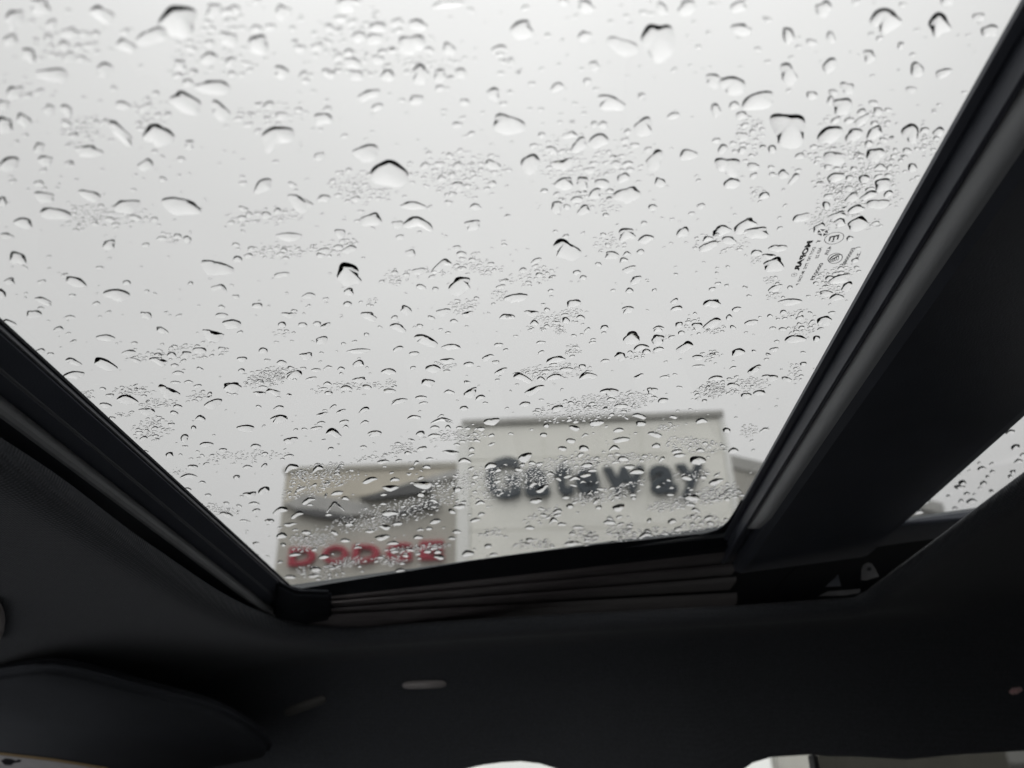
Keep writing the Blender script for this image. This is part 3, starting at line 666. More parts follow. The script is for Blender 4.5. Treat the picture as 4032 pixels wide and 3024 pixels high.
# ---------------------------------------------------------------- raindrops
TILES = {
 'A': (0, 0, 2.212), 'B': (1000, 0, 2.212), 'C': (2000, 0, 2.212), 'D': (3000, 0, 2.212), 'E': (0, 750, 2.212), 'F': (1000, 750, 2.212), 'G': (2000, 750, 2.212), 'H': (3000, 750, 2.212),
 'I': (200, 1400, 2.212), 'J': (1000, 1400, 2.212), 'K': (2000, 1400, 2.212), 'L': (1000, 1750, 2.765), 'N': (1800, 1600, 2.765), 'R': (3500, 1650, 3.686)}
DROPS = {
 'A': "130 170 150 190 25;350 60 170 150 10;890 130 200 140 35;1550 190 330 290 10;1330 320 260 160 10;460 660 270 130 18;450 210 90 90 0;610 290 150 100 0;420 340 90 80 0;790 400 120 80 0;600 500 110 100 0;1100 400 170 110 40;560 400 110 90 20;130 810 130 140 10;250 480 130 120 15;910 610 140 130 10;1860 760 320 130 3;1620 900 290 170 32;1920 970 180 140 35;1860 100 140 140 0;1380 1180 250 190 -20;1050 1160 280 100 38;770 1320 240 100 4;430 960 110 90 10;580 960 110 90 15;40 1090 140 150 10;210 1050 140 100 30;80 1430 170 130 -20;395 1400 130 90 5;340 1290 90 100 5;1650 1260 90 80 15;1270 1440 110 120 30;340 1600 80 60 5;1580 1390 70 50 0;1420 1565 70 50 15;580 1080 110 60 15;30 920 100 100 0;1990 340 170 120 0;1820 510 150 110 0;1570 570 120 100 10;2010 540 100 90 0;1670 430 120 60 0;1070 920 130 80 30;1270 940 120 80 -15",
 'B': "40 390 170 180 20;240 630 130 110 0;660 250 90 90 10;1050 340 150 110 10;1370 390 220 190 5;860 550 130 110 20;1080 520 110 80 -10;890 660 110 110 0;1165 660 140 90 8;1450 650 150 160 25;1620 660 120 110 -5;1800 640 100 100 0;1000 830 170 100 -18;1415 870 140 80 0;2085 820 110 120 -10;1700 430 100 120 0;1530 440 90 60 -5;1250 200 120 80 -15;200 1200 260 210 -20;985 1330 230 150 -12;1180 1520 300 250 12;600 1040 150 120 -5;570 1365 90 80 0;2215 1090 270 180 8;1890 1170 70 50 0;2080 1440 140 80 0;1780 1620 100 80 -20;80 1620 170 110 -15;1620 1430 90 50 -5;240 1010 100 80 0;640 960 80 70 0;1620 770 80 60 0;820 40 230 120 0;1690 40 300 60 0;250 110 140 130 0",
 'C': "120 260 200 160 0;1310 370 270 360 -8;1000 410 240 170 20;1560 70 140 150 -20;1340 80 100 110 -10;680 60 150 110 0;2010 60 150 100 -10;2030 260 170 110 -8;900 900 250 130 12;1180 1110 160 160 -25;1790 700 150 110 -5;1960 745 210 170 -5;2180 880 300 150 -18;430 760 110 80 0;750 580 110 80 -20;690 710 70 60 0;665 320 120 90 -20;200 1430 170 170 0;790 1230 170 130 -20;620 1270 150 110 -8;1280 1400 160 150 -30;1570 1350 150 100 20;1920 1450 200 180 -10;1950 1600 120 110 -15;480 1430 180 90 -8;490 1600 160 110 -22;650 1600 110 120 -35;820 1600 110 100 0;1005 1550 100 90 -10;1325 1590 90 90 0;1870 1300 80 90 0;830 1090 80 70 5;750 1085 60 60 0;540 1180 130 60 3;380 1310 90 80 -25;2040 1190 90 90 -25;2130 1150 60 50 0;940 1430 90 60 0;1040 1430 100 50 -5;2140 1530 70 50 -20;1810 960 80 120 0;2040 1310 80 60 -30;30 540 60 80 0;1970 920 80 80 -20",
 'D': "230 650 140 190 -25;590 570 130 120 -25;540 80 130 150 -30;230 310 90 160 -30;1080 180 270 190 -28;1545 215 190 190 -30;1985 270 140 120 -25;1890 150 100 80 -20;935 490 110 110 -20;600 330 80 100 0;1350 610 120 130 -30;1580 640 130 90 -20;1300 785 100 60 -25;745 770 110 120 -20;620 810 90 60 -15;700 930 180 150 -15;230 1130 320 300 -5;600 880 70 80 -20;870 980 90 60 -25;870 1050 130 80 -35;1010 970 90 70 0;590 1180 230 150 -25;800 1180 160 110 -15;980 1160 140 110 -15;1295 1165 150 170 0;640 1050 90 50 -20;760 1050 80 60 -20;1060 1220 80 40 10;635 1370 230 100 3;985 1350 170 120 -15;1540 1150 100 80 -35;640 1550 150 90 -25;890 1560 100 80 -25;1050 1610 140 120 -15;1310 1460 80 80 -35;185 1520 90 80 0;280 1560 130 50 -35;330 1360 80 60 -10;90 1300 80 70 -20;1030 1460 110 50 -10;1110 1460 60 50 -30;1010 1540 80 40 -20;1100 1530 70 40 -20;760 1640 70 50 -10;940 1650 90 40 -5;650 1470 60 40 0;800 1470 70 40 0;760 1550 70 50 -20;80 1460 60 40 0;1210 400 60 70 -10",
 'E': "385 60 170 100 10;785 45 190 90 3;1105 140 210 130 3;1575 135 320 150 16;480 205 260 110 13;205 285 150 100 20;20 100 70 100 15;155 590 150 110 15;950 475 110 90 -5;60 400 110 60 0;1410 420 90 40 0;1545 400 70 50 0;1630 425 70 60 0;660 800 175 90 20;85 795 95 65 -10;1890 670 260 130 24;1020 910 210 110 8;380 965 160 55 18;10 900 80 90 15;295 1080 120 80 3;508 1210 90 45 0;920 1285 170 55 0;1275 1090 100 65 22;1855 1260 200 80 20;2020 1165 140 95 5;1930 1090 115 45 -12;1905 850 130 50 15;1410 1220 110 50 30;1120 1415 130 45 -5;640 1495 135 55 -5;915 1515 200 95 17;640 1610 180 65 -12;1380 1490 160 45 -2;1180 1480 100 35 10;1495 1435 90 50 -5;1620 1430 95 60 -5;1740 1395 110 60 -8;2070 600 80 60 5;2165 570 80 40 0;80 1155 110 60 25;350 1400 90 45 -12;440 1425 60 30 0;2110 1470 80 50 0;1520 1525 65 35 5;1550 1590 95 35 0;2105 1570 60 40 0;1170 1330 55 30 0;1740 1555 60 25 0;1270 475 65 40 0;870 675 65 35 0;840 985 65 35 -8;1660 810 50 30 0;2055 925 55 40 0;1930 1015 60 30 0;630 915 60 30 0;1105 805 65 50 0;960 255 90 50 10;1180 240 110 50 0;1010 300 80 40 0;2110 240 70 50 0;2170 210 60 50 0",
 'F': "400 105 250 95 18;610 70 120 60 10;105 215 80 65 5;205 180 70 50 0;1020 260 185 115 -3;1385 135 205 75 2;1430 290 230 115 8;305 400 235 65 -5;750 375 95 80 15;1905 300 140 90 -8;1930 145 95 60 0;1270 405 75 40 -10;1365 545 95 60 -5;240 735 130 45 -4;830 735 220 200 0;1800 830 190 165 -5;475 920 115 50 8;828 885 95 60 3;625 945 50 30 0;1630 660 180 75 -7;1435 705 115 60 -12;830 515 120 65 -20;605 525 100 50 -5;580 565 75 45 8;735 495 80 50 0;815 990 70 55 5;1325 1045 105 75 15;1005 1100 140 80 18;30 1005 90 50 20;305 1085 110 50 5;350 1050 65 30 5;245 1170 75 50 0;425 1170 85 40 -2;550 1160 75 40 0;625 1180 90 35 -8;1650 1060 120 60 0;1545 1110 65 35 0;1860 1075 110 35 -12;1455 840 85 45 0;1255 1200 145 65 -2;1740 1140 65 40 0;1445 1180 60 35 0;2190 1100 100 50 -8;590 1305 120 60 -5;1495 1315 200 80 0;1720 1365 160 45 3;1255 1380 95 40 -4;910 1400 205 35 -3;1395 1420 95 35 2;80 1395 85 50 0;458 1440 110 55 0;910 1515 105 55 2;240 1500 85 45 0;1175 1580 115 60 2;760 1555 60 35 -3;2035 1455 105 40 -4;1870 1515 85 40 -12;1685 1485 115 40 3;1560 1555 120 80 0;1385 1545 45 35 0;2130 1345 75 35 -5;350 1605 155 65 -15;540 1565 80 30 -6;640 1545 80 25 -12;500 1640 95 30 -15;920 1650 120 45 -3;430 1550 60 25 0;265 1570 60 20 0;115 1480 55 30 0;1690 1240 50 25 -8;2085 990 40 25 0;1580 860 60 40 0;1225 715 60 40 0;1900 605 65 35 0;2065 640 60 35 0;1885 1025 55 35 0;2150 840 80 40 -5;2150 1575 120 35 -20;1225 1110 65 40 0;980 1255 45 35 0;780 1335 45 25 0;875 1315 45 25 0;195 1320 45 15 0",
 'G': "1040 40 200 150 -32;760 30 110 90 0;425 145 110 95 0;660 175 115 80 0;500 525 230 175 8;1030 390 165 110 -25;1200 425 130 75 -15;905 565 120 75 0;1525 365 95 95 -15;1860 355 180 80 -5;2065 315 210 100 -18;2170 370 190 120 -15;1925 435 120 75 -5;1745 490 160 75 -20;1740 425 90 50 -20;1155 535 75 45 -10;1035 555 70 35 -15;505 400 55 40 -20;245 615 110 40 -20;130 695 65 45 -5;270 735 65 40 -8;600 715 65 45 -15;655 760 65 40 0;1060 690 115 55 3;1115 780 110 60 -20;1060 875 70 50 -12;75 935 190 80 -20;570 985 115 75 -10;1045 1040 110 60 -20;1470 1030 105 45 15;1780 985 145 75 -18;1990 1035 85 40 -10;1780 860 60 40 -10;2165 545 90 60 -15;1830 810 60 25 -12;205 1070 115 45 -5;20 1100 80 50 8;340 1040 55 35 -8;230 1160 80 45 -5;505 1135 75 55 0;635 1110 80 40 -5;420 1150 70 30 0;1080 1290 160 100 -5;1305 1300 120 85 -12;1310 1210 105 50 0;1490 1170 70 50 -12;1780 1160 145 80 -18;1650 1180 105 60 3;1925 1105 60 45 -25;2120 1150 110 50 -8;1510 1240 60 40 0;1960 1195 55 40 0;840 1195 75 45 -12;835 1240 45 25 0;690 1215 60 30 -12;1160 1370 120 60 -12;1205 1405 80 45 -20;1310 1385 100 40 -5;980 1445 95 75 -5;1545 1370 140 80 -8;2005 1410 115 70 -3;1655 1455 95 45 -5;415 1475 165 55 -12;290 1410 60 25 0;845 1485 75 30 -10;285 1325 80 25 -8;735 1325 65 25 -12;510 1560 120 40 -3;330 1575 65 35 0;125 1635 155 65 -4;405 1625 110 55 -15;695 1620 145 60 -8;1660 1530 95 25 -5;2150 1565 120 50 -6;1140 1620 90 25 -2;1365 1625 85 25 -4;1810 1635 125 40 -3;290 1645 80 35 0;1065 1410 50 25 0;1960 1545 60 25 -15;575 1265 50 25 0;1275 870 45 30 0;2100 920 45 25 0;1185 285 55 40 0;1815 385 60 40 -10;870 475 45 40 0;1430 250 50 25 0;915 870 45 25 0;1915 665 40 25 0",
 'H': "345 240 150 70 -22;140 505 145 65 -5;60 575 110 40 -5;105 650 190 115 -10;580 50 80 50 -15;785 65 120 80 -25;930 50 170 60 -8;1100 30 80 60 -30;560 130 70 70 -35;820 165 150 70 -15;1010 120 180 90 -12;655 225 170 75 -15;680 280 110 70 -10;835 290 190 110 -22;500 330 110 80 -25;765 420 60 50 -20;20 45 100 60 5;155 330 55 30 -15;115 855 125 55 -18;245 845 50 35 -10;680 770 200 70 -22;590 765 80 50 -15;740 840 100 80 -25;560 895 120 50 -8;650 935 120 60 -10;250 970 230 45 -3;810 610 60 40 -15;185 1060 65 35 -5;330 1110 80 35 -15;200 1115 50 20 -8;545 1135 140 75 -18;610 1065 60 30 -10;95 1200 55 30 0;180 1210 65 35 -15;290 1295 180 70 -8;475 1290 70 50 -20;105 1385 75 35 -15;75 1630 125 50 -3;360 1510 60 35 -10;40 1470 50 20 0;130 1315 45 25 0;360 1410 45 20 0;990 285 80 30 -15;405 920 45 20 0;690 715 60 30 -15;640 725 60 30 -20;345 1195 60 30 -10;420 1195 50 25 -10;300 1230 60 30 0;640 590 140 45 -30",
 'I': "1020 320 170 90 20;665 390 200 70 5;515 348 70 30 0;480 435 100 45 10;840 488 150 50 2;1075 500 75 35 12;1580 272 175 75 0;1820 330 120 26 3;1940 318 130 42 -2;1415 420 145 75 -10;1305 550 95 45 0;1700 635 140 65 0;1990 555 175 60 -6;1985 455 90 35 -12;1165 720 80 60 -30;1245 630 50 40 25;1355 775 110 45 -3;1785 790 95 35 -4;2090 740 115 55 2;1035 865 70 50 -12;1170 793 50 20 0;1500 823 65 30 -15;1240 970 80 35 5;1200 1055 150 35 -15;1712 970 75 30 -2;1860 960 60 35 -20;2095 980 120 55 -22;1618 1060 65 35 -12;2075 875 80 30 -5;1865 855 55 30 0;1855 1175 100 60 -3;1735 1210 105 40 -8;1190 1165 70 30 5;1370 1215 55 22 0;1530 1385 110 40 -3;1790 1350 70 28 -5;2000 1350 130 50 -15;2145 1390 115 40 -3;1905 1440 95 30 -5;2085 1470 110 25 3;1770 1290 100 25 -5;1640 1310 50 22 0;1690 1440 95 14 -2;2010 1570 105 45 -8;1530 1285 55 22 0;1785 1635 60 22 0;1320 1105 70 15 0;1300 1300 50 25 5;820 838 60 25 5;535 545 60 30 0;905 635 65 30 3;770 670 70 25 0;1050 600 60 30 -8;915 700 50 25 0;690 330 50 20 0;800 300 70 25 0;1290 370 60 25 0;1255 395 60 20 0;1385 335 50 30 -15;960 435 60 22 0;1810 445 50 25 0;1280 265 70 30 0;455 290 60 25 0;1085 235 80 25 0;1200 230 75 25 0;1555 333 50 22 0",
 'J': "910 225 130 60 -5;1515 240 115 70 5;805 285 100 45 0;985 275 80 45 8;640 250 85 25 0;600 290 90 20 -5;1180 310 110 40 -4;1700 320 85 35 0;1885 320 140 55 -22;1970 370 95 40 -3;1455 368 105 35 -4;1265 400 145 40 -15;1475 415 75 25 -10;595 512 95 25 -8;690 448 65 25 -10;758 487 80 25 -4;960 478 100 40 -2;585 588 70 30 -5;785 577 78 35 -5;965 585 80 28 -2;800 622 50 25 0;545 632 100 30 -8;695 680 135 65 0;1050 680 130 45 -12;1395 540 120 30 -12;1640 575 215 30 -2;1575 628 90 28 -2;1690 628 60 25 0;1790 630 60 25 0;1450 680 80 45 -12;1570 700 110 35 -8;2070 575 120 65 -8;1830 460 65 50 -5;955 797 65 22 0;670 812 50 28 -15;1465 810 90 35 -5;1340 850 65 30 -8;1710 845 135 22 2;1895 817 60 30 -12;1940 742 55 28 -8;1815 748 70 20 0;1255 768 60 22 0;2070 697 55 25 0;2070 773 60 20 -10;1125 925 110 25 -2;1835 920 130 35 -5;1415 935 55 30 -15;1505 970 80 28 -3;1260 915 60 22 0;1530 900 60 22 0;2060 960 105 50 -15;555 990 110 45 -2;1010 1088 140 32 -8;1225 1082 80 32 -6;405 1165 95 28 -2;1190 1155 135 32 0;1475 1130 135 60 3;1770 1165 80 40 -5;725 1200 110 35 -12;475 1268 125 30 -10;795 1245 75 30 0;1455 1210 75 38 0;705 1322 135 40 -8;375 1390 120 38 -3;1130 1210 55 25 0;1565 1265 75 30 0;1790 1315 100 38 -8;1970 1285 95 30 -6;1180 1375 130 45 5;1725 1358 75 30 25;1580 1445 100 40 -5;1250 1465 95 28 -5;830 1470 85 28 -3;1140 1495 100 28 -8;1010 1530 80 25 -6;700 1545 70 32 3;795 1612 90 28 3;1120 1585 120 40 4;1430 1582 90 32 -8;1210 1635 110 28 -8;1525 1508 60 24 -5;455 1540 90 30 -8;1765 1535 80 28 -6;1725 1592 70 25 0;1925 1435 100 25 -8;1980 1382 65 25 0;650 1385 60 25 0;490 1300 50 20 0;1350 1030 45 18 0;1200 1020 40 18 0;850 1000 40 20 0;2120 1095 70 25 -8;1930 1055 60 28 0",
 'K': "230 305 165 50 -6;890 320 155 65 -5;1255 305 100 55 0;1965 262 115 40 -3;2075 350 100 50 -8;2190 325 110 45 -8;1350 392 90 50 -3;148 424 95 40 -5;430 460 95 55 -12;985 440 120 40 -3;730 420 60 30 0;1145 528 115 42 -10;773 590 120 45 -3;1158 592 90 45 0;1685 572 110 42 0;578 632 95 32 -3;1440 535 70 25 -5;963 650 95 35 -4;1280 690 120 42 -5;1905 652 75 42 -8;310 690 70 30 0;335 610 45 40 0;548 743 80 40 -4;985 735 135 45 -6;475 810 75 32 -3;660 808 95 48 5;925 812 105 36 -6;1292 785 70 45 -3;1470 835 95 30 -5;1675 825 75 30 0;1965 830 80 45 -10;148 885 120 58 -10;1003 900 95 40 -3;210 935 65 32 5;1650 915 140 75 5;1340 905 60 32 0;690 955 95 45 -5;1125 1010 125 45 -8;1058 968 90 35 -5;1490 870 110 28 -3;1190 875 55 25 0;370 1030 65 30 0;735 1000 75 28 0;680 1042 90 32 -4;585 1072 100 32 -6;520 1052 80 25 -15;440 1075 55 25 15;1810 1100 120 40 -6;1555 1065 100 40 5;1700 1058 70 28 0;220 1122 75 35 -4;300 1160 125 28 -18;570 1130 70 18 5;655 1100 50 22 0;245 1265 105 38 -3;505 1235 65 30 -12;430 1355 85 38 -8;965 1325 105 45 -8;540 1310 75 28 0;790 1322 60 30 0;1095 1238 50 28 0;395 1445 90 35 -12;470 1470 75 28 -5;885 1455 110 32 -5;190 1500 80 28 -12;612 1495 95 25 -4;1635 1350 80 32 -4;1590 1300 90 25 0;1430 1445 75 35 -5;1745 1415 80 32 -8;1765 1460 75 28 0;190 1605 70 32 0;560 1550 60 25 0;690 1580 70 22 0;1230 1435 40 35 -10;160 1640 70 22 0;1415 1210 70 22 0;290 1335 70 20 0;1400 1085 45 20 0;1310 1140 45 25 -20;1425 1150 40 22 0;1595 1168 40 22 0;1910 1250 60 30 0;1480 1510 70 30 0;1060 1485 60 22 0;310 1390 60 22 0;430 1390 70 22 0;350 1410 50 20 0;890 1420 60 22 0;970 1405 60 22 0",
 'L': "445 1200 130 32 -8;760 1225 120 38 -8;670 1360 125 48 5;395 1445 130 35 0;655 1430 130 32 -6;1595 1375 125 38 -6;1530 1165 105 30 -4;1500 1070 130 32 -8;1650 1210 75 35 -4;1890 1165 90 35 -4;2000 1170 90 38 -12;2015 1228 110 38 -8;1785 1190 65 28 0;715 1535 70 25 0;320 1090 65 30 0;850 1350 70 25 0;285 1280 60 25 0;1130 1120 80 28 -5;1615 1295 70 25 0;700 1465 55 28 0;825 1450 50 25 0;1150 1325 50 25 0;1800 1240 50 25 0;1700 1150 100 28 -5;1380 1230 80 22 -4;1330 1270 60 22 0;545 1360 40 25 0;260 1440 60 25 0;895 1405 40 22 0;970 1395 45 22 0;1180 1380 45 22 0",
 'N': "115 1605 130 60 -8;335 1520 95 40 -12;395 1615 90 28 -5",
 'R': "1760 190 150 60 -15;1835 410 140 75 -10;1940 520 90 50 -8;1880 615 120 60 -8;1345 720 120 60 -8;1800 765 90 50 -8;1065 930 120 70 -3;1025 990 150 60 -5;1370 935 110 60 -12;1200 1195 160 60 -5;1045 1190 80 50 -10;1130 1085 90 50 -12;960 1295 70 45 0;530 1205 120 60 -20;430 1355 130 60 -8;1485 1045 70 40 0;1490 650 70 40 0;1430 840 60 40 0;1310 640 50 40 0;1500 765 70 50 0;1760 835 70 50 0;1320 1000 60 30 -15;860 1120 60 40 0;1240 1095 50 30 0"}
CLUST = {   # centre x, y, half width, half height, tilt, count, mean width of a droplet
 'A': "750 1150 200 130 0 30 55;1300 1000 150 130 0 18 55;1900 400 350 250 0 34 70;600 380 250 180 0 16 70",
 'B': "950 400 350 250 0 30 75;880 1590 180 90 0 34 42;1850 1520 330 170 0 95 42;150 1000 250 100 0 20 55;1500 560 250 120 0 22 50",
 'C': "750 1400 420 250 0 95 48;2090 1230 110 200 0 32 50",
 'D': "860 1050 250 120 0 26 50;750 1290 330 90 -10 45 40;850 1500 300 160 -10 110 42;1440 1220 100 120 -30 18 42",
 'E': "950 220 350 90 0 60 42;1520 420 150 50 0 10 40;1680 1410 260 60 -6 32 40;1320 1450 200 35 0 18 36;2100 240 110 80 0 9 45",
 'F': "200 540 210 50 0 32 44;680 500 180 70 -10 20 42;170 220 200 60 0 32 36;1000 30 220 80 0 32 42;1950 640 170 80 10 45 34;1240 760 100 60 0 22 30;1600 700 180 40 -8 16 34;1820 1020 100 60 -12 28 34;2150 915 70 40 0 20 30;270 1240 90 40 0 9 40;150 1600 170 50 -8 60 32;1020 970 60 30 -8 9 32;1640 1530 110 40 -5 14 34",
 'G': "780 60 250 130 0 28 46;880 450 130 80 0 26 34;200 750 200 70 -12 36 34;430 1130 220 60 -12 55 34;440 1215 40 30 0 14 24;570 1395 60 45 -15 18 26;1740 440 110 60 -15 16 36;1970 480 120 50 -12 16 36;1650 1180 90 60 0 14 36;1820 1215 70 30 -10 12 32;1180 1420 130 40 -10 18 32;1750 1450 110 35 -10 18 34;400 1580 280 60 -5 85 34;1390 1275 40 20 0 7 26;2160 600 50 30 -15 12 26;2170 30 60 60 0 12 34",
 'H': "700 100 180 130 -15 65 34;600 260 170 80 -15 50 30;970 290 80 40 -20 12 34;630 740 170 60 -20 32 34;620 870 120 60 -15 20 34;110 920 70 40 -10 12 30;280 1080 130 30 -10 18 34;380 1210 110 60 -15 28 34;100 780 70 30 0 14 26;1150 80 60 80 0 9 34;270 1600 60 80 0 18 30",
 'I': "730 310 150 40 0 32 32;940 415 140 35 -4 38 30;640 515 70 20 0 12 26;890 640 170 80 -14 52 34;1290 350 90 40 -10 18 34;1920 200 200 60 -12 70 30;1650 880 330 55 -5 90 22;1480 1350 130 45 10 38 26;1080 1020 90 40 0 18 22;2150 1060 60 80 0 24 24;320 335 50 30 0 12 24",
 'J': "820 270 240 40 -4 32 34;1190 240 40 35 0 9 30;1750 700 230 45 -8 55 32;1290 810 110 45 -10 30 26;1100 880 230 25 -8 26 24;560 1010 190 55 -10 95 26;760 1080 180 40 -15 40 26;450 1170 200 50 -12 55 24;1150 1390 430 90 -12 260 24;1900 1130 330 130 -10 240 24;500 1610 180 80 -10 85 22;2080 1540 120 30 -4 16 28",
 'K': "740 450 440 90 -8 230 30;1990 270 230 60 -2 70 32;1750 320 110 60 -15 46 32;520 950 230 70 -5 110 30;200 1060 170 80 0 100 26;800 1220 200 50 -8 80 38;1620 780 210 50 5 90 24;950 910 260 40 -4 55 28;1650 1250 330 50 -8 80 36;1850 1180 140 60 -15 46 40;1700 1500 200 100 0 80 38;300 1400 140 50 -15 22 36;980 1510 110 50 0 22 38;1200 1560 250 50 -5 45 40;640 1580 100 70 0 24 40;250 1640 150 30 0 22 38;1340 640 90 25 -12 14 28;1640 1040 170 35 -5 18 34;2120 650 90 50 0 26 20;1080 1115 110 25 -12 12 30",
 'L': "650 1040 190 60 0 75 28;990 1290 170 40 -12 85 28;1470 1260 150 40 0 46 36;1750 1140 250 40 -4 40 34;1950 1110 150 25 -4 26 30;700 1400 250 60 0 34 36"}
WD = .00404; SINK = .00009
def gd(x, y): return gw(x, y, WD, True)
def inside(p):
    return (uL - ov < p[0] < uR + ov and V0 < p[1] < vF + ov) or (gR0 < p[0] < gR1 and V0 < p[1] < vR + .01)
drops = []
for t, s_ in DROPS.items():
    ox, oy, sc = TILES[t]
    for e in s_.split(';'):
        x, y, w, h, a_ = map(float, e.split())
        x, y, w, h = ox + x / sc, oy + y / sc, w / sc, h / sc
        if any(d[5] != t and abs(d[0] - x) < .3 * max(w, d[2]) and abs(d[1] - y) < .35 * max(h, d[3]) and abs(d[2] - w) < .5 * max(w, d[2]) for d in drops): continue
        drops.append((x, y, w, h, a_, t))
small = []
for t, s_ in CLUST.items():
    ox, oy, sc = TILES[t]
    for e in s_.split(';'):
        cx_, cy_, rx, ry, a_, n_, mw = map(float, e.split())
        ca, sa = math.cos(math.radians(a_)), math.sin(math.radians(a_)); loc = []
        subs = [(random.uniform(-.75, .75), random.uniform(-.6, .6)) for _ in range(5)]
        n_ *= 1.45 if t in 'JKL' else 1.15
        for _ in range(int(n_) * 9):
            if len(loc) >= n_: break
            if random.random() < .72: sc_ = random.choice(subs); dx_, dy_ = rx * (sc_[0] + random.gauss(0, .26)), ry * (sc_[1] + random.gauss(0, .30))
            else:
                r = math.sqrt(random.random()) * 1.25; th_ = random.random() * 2 * math.pi; dx_, dy_ = rx * r * math.cos(th_), ry * r * math.sin(th_)
            px, py = ox + (cx_ + dx_ * ca - dy_ * sa) / sc, oy + (cy_ + dx_ * sa + dy_ * ca) / sc
            w = mw / sc * math.exp(random.gauss(-.08, .46)); asp = np.interp(py, [300, 1000, 1700, 2200], [.68, .55, .40, .32]) * random.uniform(.8, 1.2)
            if any(abs(px - q[0]) < .46 * (w + q[2]) and abs(py - q[1]) < .44 * (w * asp + q[3]) for q in loc): continue
            if any(abs(px - q[0]) < .47 * (w + q[2]) and abs(py - q[1]) < .45 * (w * asp + q[3]) for q in drops): continue
            loc.append((px, py, w, w * asp, random.gauss(-8, 10), t))
        small += loc
for _ in range(1500):                                     # lone specks between the clusters
    px, py = random.uniform(0, 3900), random.uniform(0, 2300)
    w = np.interp(py, [0, 1000, 2300], [24, 15, 13]) * math.exp(random.gauss(-.1, .5)); asp = np.interp(py, [300, 1000, 1700, 2200], [.68, .55, .40, .32])
    if any(abs(px - q[0]) < .5 * (w + q[2]) and abs(py - q[1]) < .5 * (w * asp + q[3]) for q in drops): continue
    small.append((px, py, w, w * asp, random.gauss(-6, 10), 'S'))
def to_px(u, v):                                         # the parts of the panes that lie outside the photograph carry rain as well
    q = ROT.T @ np.array(uvw(u, v, WD) - CAM); return CX + F_PX * q[0] / -q[2], CY - F_PX * q[1] / -q[2], -q[2]
for k_ in range(4200):
    if k_ % 3: u_, v_ = random.uniform(uL, uR), random.uniform(V0, vF)
    else: u_, v_ = random.uniform(gR0, gR1), random.uniform(V0, vR)
    px, py, dep = to_px(u_, v_)
    if dep < .12 or (-40 < px < 4072 and -40 < py < 3064): continue
    w = .0042 * math.exp(random.gauss(-.2, .55)) * F_PX / dep
    small.append((px, py, w, w * random.uniform(.6, .95), random.gauss(0, 25), 'S'))
drops = [d for d in drops if inside(gd(d[0], d[1]))]
small = [d for d in small if inside(gd(d[0], d[1]))]
drops.sort(key=lambda d: -d[2] * d[3])
big = drops[:300]; small += drops[300:]

NOTCH = [('G', 500, 525, 160, .45, .35), ('F', 830, 735, 5, .36, .3), ('F', 1800, 830, -5, .42, .35), ('F', 1005, 1100, -50, .35, .35), ('E', 1855, 1260, -80, .4, .5),
 ('D', 635, 1370, -60, .3, .4), ('D', 230, 1130, 150, .22, .3), ('C', 1920, 1450, 140, .3, .35), ('C', 200, 1430, 10, .2, .3), ('G', 1030, 390, 205, .35, .4), ('C', 1310, 370, 165, .18, .3),
 ('D', 1295, 1165, 120, .28, .4), ('A', 1860, 760, -90, .25, .4), ('C', 1000, 410, 85, .25, .35), ('E', 1890, 670, -50, .25, .4), ('F', 400, 105, -45, .25, .4), ('F', 1430, 290, -45, .2, .4),
 ('C', 900, 900, -40, .2, .4), ('G', 2170, 370, 60, .12, .3), ('J', 1515, 240, 100, .25, .4), ('K', 1650, 915, 100, .25, .4), ('B', 985, 1330, -20, .15, .4), ('G', 1080, 1290, 10, .12, .3)]
def drop_shape(d, nseg, radii, slope, p, wob, rr):
    x, y, w, h, a_, _ = d
    ca, sa = math.cos(math.radians(a_)), math.sin(math.radians(a_))
    ph = [rr.uniform(0, 6.283) for _ in range(4)]; am = [wob * rr.uniform(.2, 1) / (k + 1.3) for k in range(4)]
    bend = rr.gauss(0, .16) if w > 1.7 * h else rr.gauss(0, .06)
    c = gd(x, y); ring = []
    nt_ = [(q[3], q[4], q[5]) for q in NOTCH if q[0] == d[5] and abs(TILES[q[0]][0] + q[1] / TILES[q[0]][2] - x) < 2 and abs(TILES[q[0]][1] + q[2] / TILES[q[0]][2] - y) < 2]
    ex_ = .88
    for i in range(nseg):
        t = 2 * math.pi * i / nseg
        k = 1 + sum(am[j] * math.sin((j + 2) * t + ph[j]) for j in range(4))
        lx = math.copysign(abs(math.cos(t)) ** ex_, math.cos(t)) * k; ly = math.copysign(abs(math.sin(t)) ** ex_, math.sin(t)) * k
        ly += bend * 2 * math.sin(lx * 2.3 + ph[0]) * (w / max(h, 1)) * .5
        for na, nd, nw in nt_:
            dt = (t - math.radians(na) + math.pi) % (2 * math.pi) - math.pi; q_ = 1 - nd * math.exp(-(dt / nw) ** 2); lx *= q_; ly *= q_
        X, Y = lx * w / 2, ly * h / 2
        q = gd(x + X * ca - Y * sa, y + X * sa + Y * ca); ring.append(q[:2] - c[:2])
    ring = np.array(ring)
    R = np.linalg.norm(ring, axis=1); Rm = math.sqrt(max(1e-9, np.sort(R)[:nseg // 3].mean() * R.mean()))
    Hh = min(slope * Rm / p, .0042)
    return c, ring, Hh
